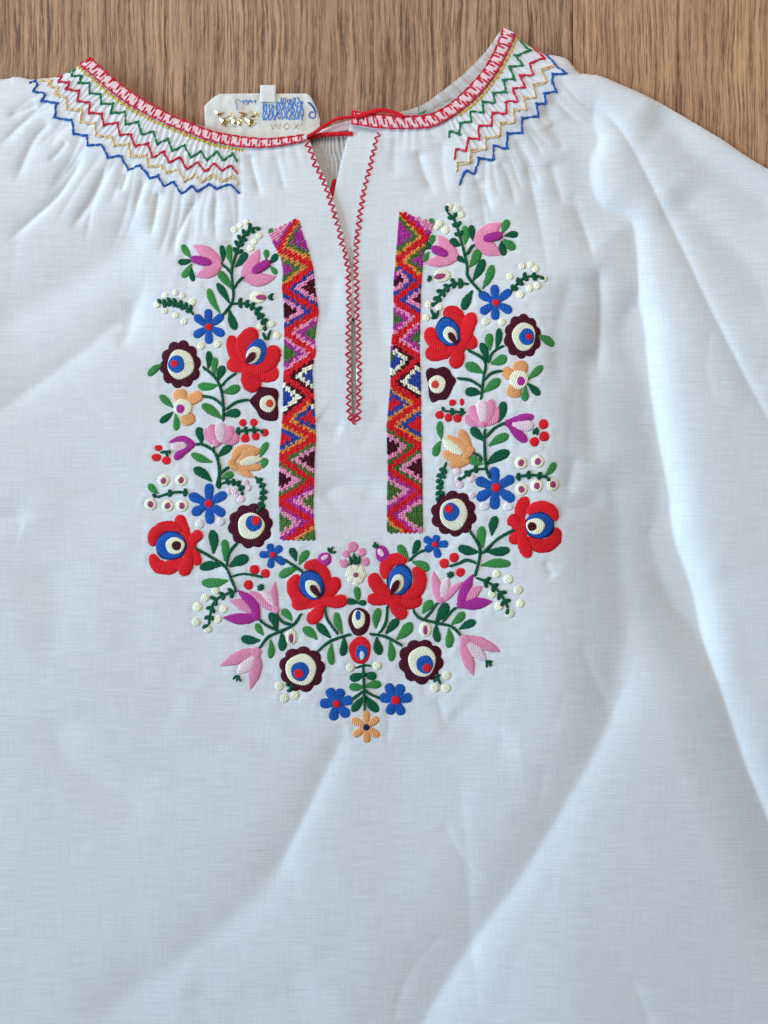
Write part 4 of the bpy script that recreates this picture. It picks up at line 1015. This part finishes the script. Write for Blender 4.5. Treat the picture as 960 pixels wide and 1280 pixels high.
# ------------------------------------------------------------------ embroidery, right
at(520, 520, 5.0526)
tulip([('orange', 'tulip', 66, 0.3, (330, 260), (270, 185), (188, 122)), ('orange', 'petal', 66, 0, (345, 250), (310, 160), (270, 88)), ('cream', 'tulip', 68, 0.8, (290, 240), (225, 195), (164, 140)), ('orange', 'petal', 62, 0.3, (325, 280), (240, 268), (164, 228)), ('orange', 'petal', 62, 0.1, (335, 285), (270, 300), (206, 312)), ('orange', 'petal', 60, 0.4, (300, 270), (356, 200))], name='orange_tulip')
leaves(MG, (162, 152, 150, 34, 46), (155, 158, 116, 256, 52), (455, 192, 580, 124, 58), (418, 305, 332, 268, 58), (806, 380, 870, 294, 48), (420, 830, 412, 694, 58), (405, 942, 592, 934, 60))
leaves(DG, (426, 160, 344, 76, 58), (440, 308, 586, 228, 68), (474, 755, 502, 632, 58), (392, 858, 264, 826, 62), (436, 852, 586, 842, 60))
stem((430, 85), (430, 200), (440, 330), (462, 390)); stem((560, 45), (490, 80), (435, 140)); stem((415, 280), (392, 250), (352, 236))
fern((440, 335), (350, 345), (288, 398), start=0.3, barb=30, gap=42)
berries('lilac', (258, 350, 22), (345, 395, 24), (262, 402, 20), (276, 436, 22), (350, 504, 20))
fern((192, 290), (152, 400), (150, 512), start=0.2, gap=36, barb=34)
tulip([('purple', 'petal', 58, 0, (570, 45), (650, 22), (738, 8)), ('pale_pink', 'petal', 76, 0.2, (600, 60), (735, 66)), ('purple', 'petal', 62, 0.2, (580, 55), (635, 115), (694, 165))], base=(575, 48, 24), bcol='purple', name='purple_tulip')
berries('red', (797, 55, 32), (801, 132, 32), (740, 166, 31), name='red_berry'); tuft((730, 110, 770, 95), (742, 85, 735, 120), (750, 110, 765, 118), (740, 100, 762, 78), w=22)
star(497, 453, [(487, 322), (614, 388), (614, 534), (490, 590), (380, 528), (374, 402)], 68, cr=28)
berries('white', (426, 573, 30, 24), (576, 573, 30, 27), name='white_berry')
fern((620, 388), (720, 374), (822, 386), start=0.05, gap=60, barb=30)
eyed_berries((657, 298), (762, 290), (660, 464), (756, 443), (857, 434))
scalloped(237, 618, 146, (236, 620, 90, 103), (219, 606, 54, 60), (203, 587, 27), lobes=10)
red_flower((655, 700, 58), [('petal', 82, (655, 680), (655, 590), (695, 512)), ('wrap', 80, (690, 610), (780, 572), (852, 605), (872, 662)), ('wrap', 94, (880, 702), (862, 785), (785, 820), (690, 770)), ('petal', 82, (655, 720), (675, 810), (705, 892)), ('petal', 74, (650, 710), (598, 806)), ('petal', 82, (655, 690), (578, 638))],
           (772, 690, 88, 80, 0), (746, 695, 60, 52, 0), dot=(724, 697, 29), outlined=True)
stem((332, 720), (380, 790), (402, 850), (390, 930), (368, 1012)); stem((620, 714), (515, 772), (418, 866))

at(520, 380, 5.333)
red_flower((265, 290, 64), [('petal', 112, (270, 220), (270, 95), (180, 48)), ('petal', 96, (305, 290), (340, 170), (375, 62)), ('petal', 98, (290, 285), (402, 245)), ('petal', 96, (200, 300), (115, 255), (88, 158)), ('petal', 106, (250, 300), (150, 335), (60, 322)), ('petal', 98, (275, 290), (275, 370), (225, 412))],
           (212, 192, 74, 98, -24), (226, 212, 44, 60, -30), seed=((268, 272), (216, 196), 48), outlined=True)
scalloped(703, 225, 125, (712, 226, 79, 97), (730, 228, 52, 58), (743, 228, 21), Ry=150, lobes=10)
leaves(MG, (802, 218, 912, 284, 58), (490, 315, 486, 202, 58), (492, 402, 598, 356, 68), (442, 465, 324, 406, 68), (448, 592, 556, 506, 64), (738, 508, 836, 418, 52), (728, 558, 720, 652, 54))
leaves(DG, (470, 395, 428, 264, 54), (528, 305, 548, 168, 48), (432, 600, 324, 590, 64), (738, 535, 818, 612, 52), (542, 795, 578, 654, 64))
o = disc('scalloped_flower', 160, 538, 100, 120, 'maroon', h=1.9, stitch='rad', outline=[(62, 460), (88, 425), (130, 430), (182, 418), (222, 440), (240, 475), (268, 512), (245, 560), (228, 600), (200, 640), (150, 645), (108, 662), (84, 620), (78, 540)])
disc('cream_ring', 140, 538, 58, 62, 'cream', h=1.4, lift=1.4, parent=o, stitch='rad'); disc('pupil', 125, 540, 26, 27, 'coral', h=1.2, lift=2.5, parent=o)
o = tulip([('orange', 'petal', 106, 0, (680, 500), (692, 384)), ('orange', 'petal', 82, 0, (665, 510), (568, 440)), ('orange', 'petal', 106, 0, (655, 530), (638, 630))], name='orange_flower')
disc('cream_ring', 680, 511, 62, 65, 'cream', lift=1.8, h=1.4, parent=o); disc('eye', 692, 520, 27, 31, 'purple', lift=2.9, h=1.0, parent=o)
berries('cream', (460, 126, 31), (568, 130, 27))
stem((430, 640), (445, 500), (460, 410), (430, 360), (340, 312)); stem((480, 395), (505, 330), (578, 284)); stem((432, 558), (360, 512), (272, 500)); stem((448, 515), (500, 465), (572, 450))
tulip([('pink', 'petal', 66, 0, (430, 805), (370, 790), (328, 745)), ('pink', 'petal', 66, 0, (455, 805), (520, 770), (535, 690)), ('pink', 'petal', 70, 0.5, (430, 800), (385, 740), (362, 680)), ('pink', 'petal', 70, 0.5, (455, 800), (490, 720), (490, 640)), ('pale_pink', 'petal', 80, 0.9, (442, 800), (432, 650)), ('pink', 'petal', 50, 0.9, (440, 780), (440, 826))], name='lotus_flower')
fern((330, 725), (260, 722), (185, 715), start=0.1, barb=32, gap=55)
berries('red', (155, 741, 30, 28), (213, 760, 28), (273, 764, 28), (240, 660, 25), (303, 656, 15, 25), name='red_berry')

# ------------------------------------------------------------------ embroidery, upper right
at(510, 250, 5.0526)
tulip([('pink', 'tulip', 100, 0, (418, 268), (500, 205), (592, 146)), ('pink', 'tulip', 100, 0, (418, 268), (510, 312), (592, 350)), ('purple', 'wrap', 60, 1.3, (472, 252), (598, 222))])
leaves(MG, (595, 210, 632, 128, 52), (600, 252, 672, 316, 58), (358, 285, 354, 164, 50), (388, 428, 446, 312, 62), (468, 566, 530, 414, 56), (143, 288, 162, 222, 42), (132, 330, 98, 394, 42))
leaves(DG, (608, 230, 694, 222, 46), (590, 260, 606, 356, 52), (330, 290, 264, 252, 58), (415, 265, 400, 160, 48), (408, 515, 476, 378, 58), (405, 575, 346, 700, 58), (358, 402, 304, 362, 38), (150, 310, 98, 282, 52))
fern((350, 320), (322, 220), (292, 130), (246, 78), start=0.35, gap=44, barb=42)
berries('cream', (258, 46, 26), (308, 60, 28), (335, 95, 26), (200, 150, 26), (236, 195, 28), (180, 175, 20), (640, 490, 25), (718, 425, 25), (770, 415, 24), (802, 442, 24), (852, 505, 25), (810, 550, 26), (762, 566, 27), (706, 606, 28), (130, 665, 26), (196, 682, 27), (114, 746, 27))
stem((345, 300), (372, 420), (378, 490), (458, 588)); stem((412, 285), (390, 315), (372, 350))
tulip([('pink', 'tulip', 92, 0, (308, 365), (245, 305), (190, 222)), ('pink', 'tulip', 84, 0, (308, 368), (205, 388), (100, 402)), ('purple', 'wrap', 56, 1.3, (250, 352), (145, 302))])
bud(215, 482, 54, 42, -12, -14, 4, 38, 19)
tuft((150, 490, 118, 512), (148, 488, 122, 490), (145, 485, 128, 520))
fern((385, 535), (280, 535), (210, 590), (175, 658), start=0.15, gap=40)
tuft((168, 755, 142, 690), (172, 755, 192, 698), (165, 750, 145, 745), (175, 735, 162, 715))
star(548, 655, [(542, 540), (646, 576), (650, 714), (545, 764), (454, 720), (444, 592)], 58, cr=22)
fern((640, 590), (690, 532), (742, 494), (828, 490), start=0.1, gap=44, barb=38)

# ------------------------------------------------------------------ front panel, dimpled where the stitches pull the cotton
def blur(M, r):
    k = np.ones(2 * r + 1) / (2 * r + 1)
    for _ in range(2):
        M = np.apply_along_axis(lambda q: np.convolve(q, k, 'same'), 0, M); M = np.apply_along_axis(lambda q: np.convolve(q, k, 'same'), 1, M)
    return M
ax = np.concatenate([q[0] for q in SEWN]); ay = np.concatenate([q[1] for q in SEWN])
cov, _, _ = np.histogram2d(ay, ax, bins=(350, 300), range=((250, 950), (160, 760)))
cov = np.clip(blur((cov > 0).astype(float), 1) * 1.6, 0, 1)
wide = blur(cov, 5); ring = np.clip(wide * 2.2, 0, 1) * (1 - cov)
def lut(M, X, Y):
    i = np.clip(((X - 160) / 2).astype(int), 0, 299); j = np.clip(((Y - 250) / 2).astype(int), 0, 349)
    ok = (X > 160) & (X < 758) & (Y > 250) & (Y < 948)
    u = np.clip((X - 160) / 2 - 0.5 - np.floor((X - 160) / 2 - 0.5), 0, 1); v = np.clip((Y - 250) / 2 - 0.5 - np.floor((Y - 250) / 2 - 0.5), 0, 1)
    i = np.clip(np.floor((X - 160) / 2 - 0.5).astype(int), 0, 298); j = np.clip(np.floor((Y - 250) / 2 - 0.5).astype(int), 0, 348)
    return np.where(ok, (M[j, i] * (1 - u) + M[j, i + 1] * u) * (1 - v) + (M[j + 1, i] * (1 - u) + M[j + 1, i + 1] * u) * v, 0)
rg = lut(ring, XX, YY); wd = lut(wide, XX, YY)
HH = HH - 0.4 * lut(cov, XX, YY) + rg * (0.15 + 0.55 * vnoise(XX, YY, 15, 71, 0.6) + 0.35 * vnoise(XX, YY, 8, 72, 0.2))
cell = np.maximum(np.gradient(GX)[None, :], np.gradient(GY)[:, None])
keep = ins | (dist < 0.62 * cell)
snap = keep & (dist < 0.62 * cell)
PX = np.where(snap, FX, XX); PY = np.where(snap, FY, YY)
idx = -np.ones(XX.shape, np.int64); idx[keep] = np.arange(keep.sum())
fk = keep[:-1, :-1] & keep[1:, :-1] & keep[1:, 1:] & keep[:-1, 1:]
quads = np.stack([idx[:-1, :-1][fk], idx[1:, :-1][fk], idx[1:, 1:][fk], idx[:-1, 1:][fk]], 1)
co = np.stack([(PX[keep] - 480) * S, (640 - PY[keep]) * S, HH[keep] * S], 1)
link('front_panel', big_mesh('front_panel', co, quads), M_COTTON, blouse)
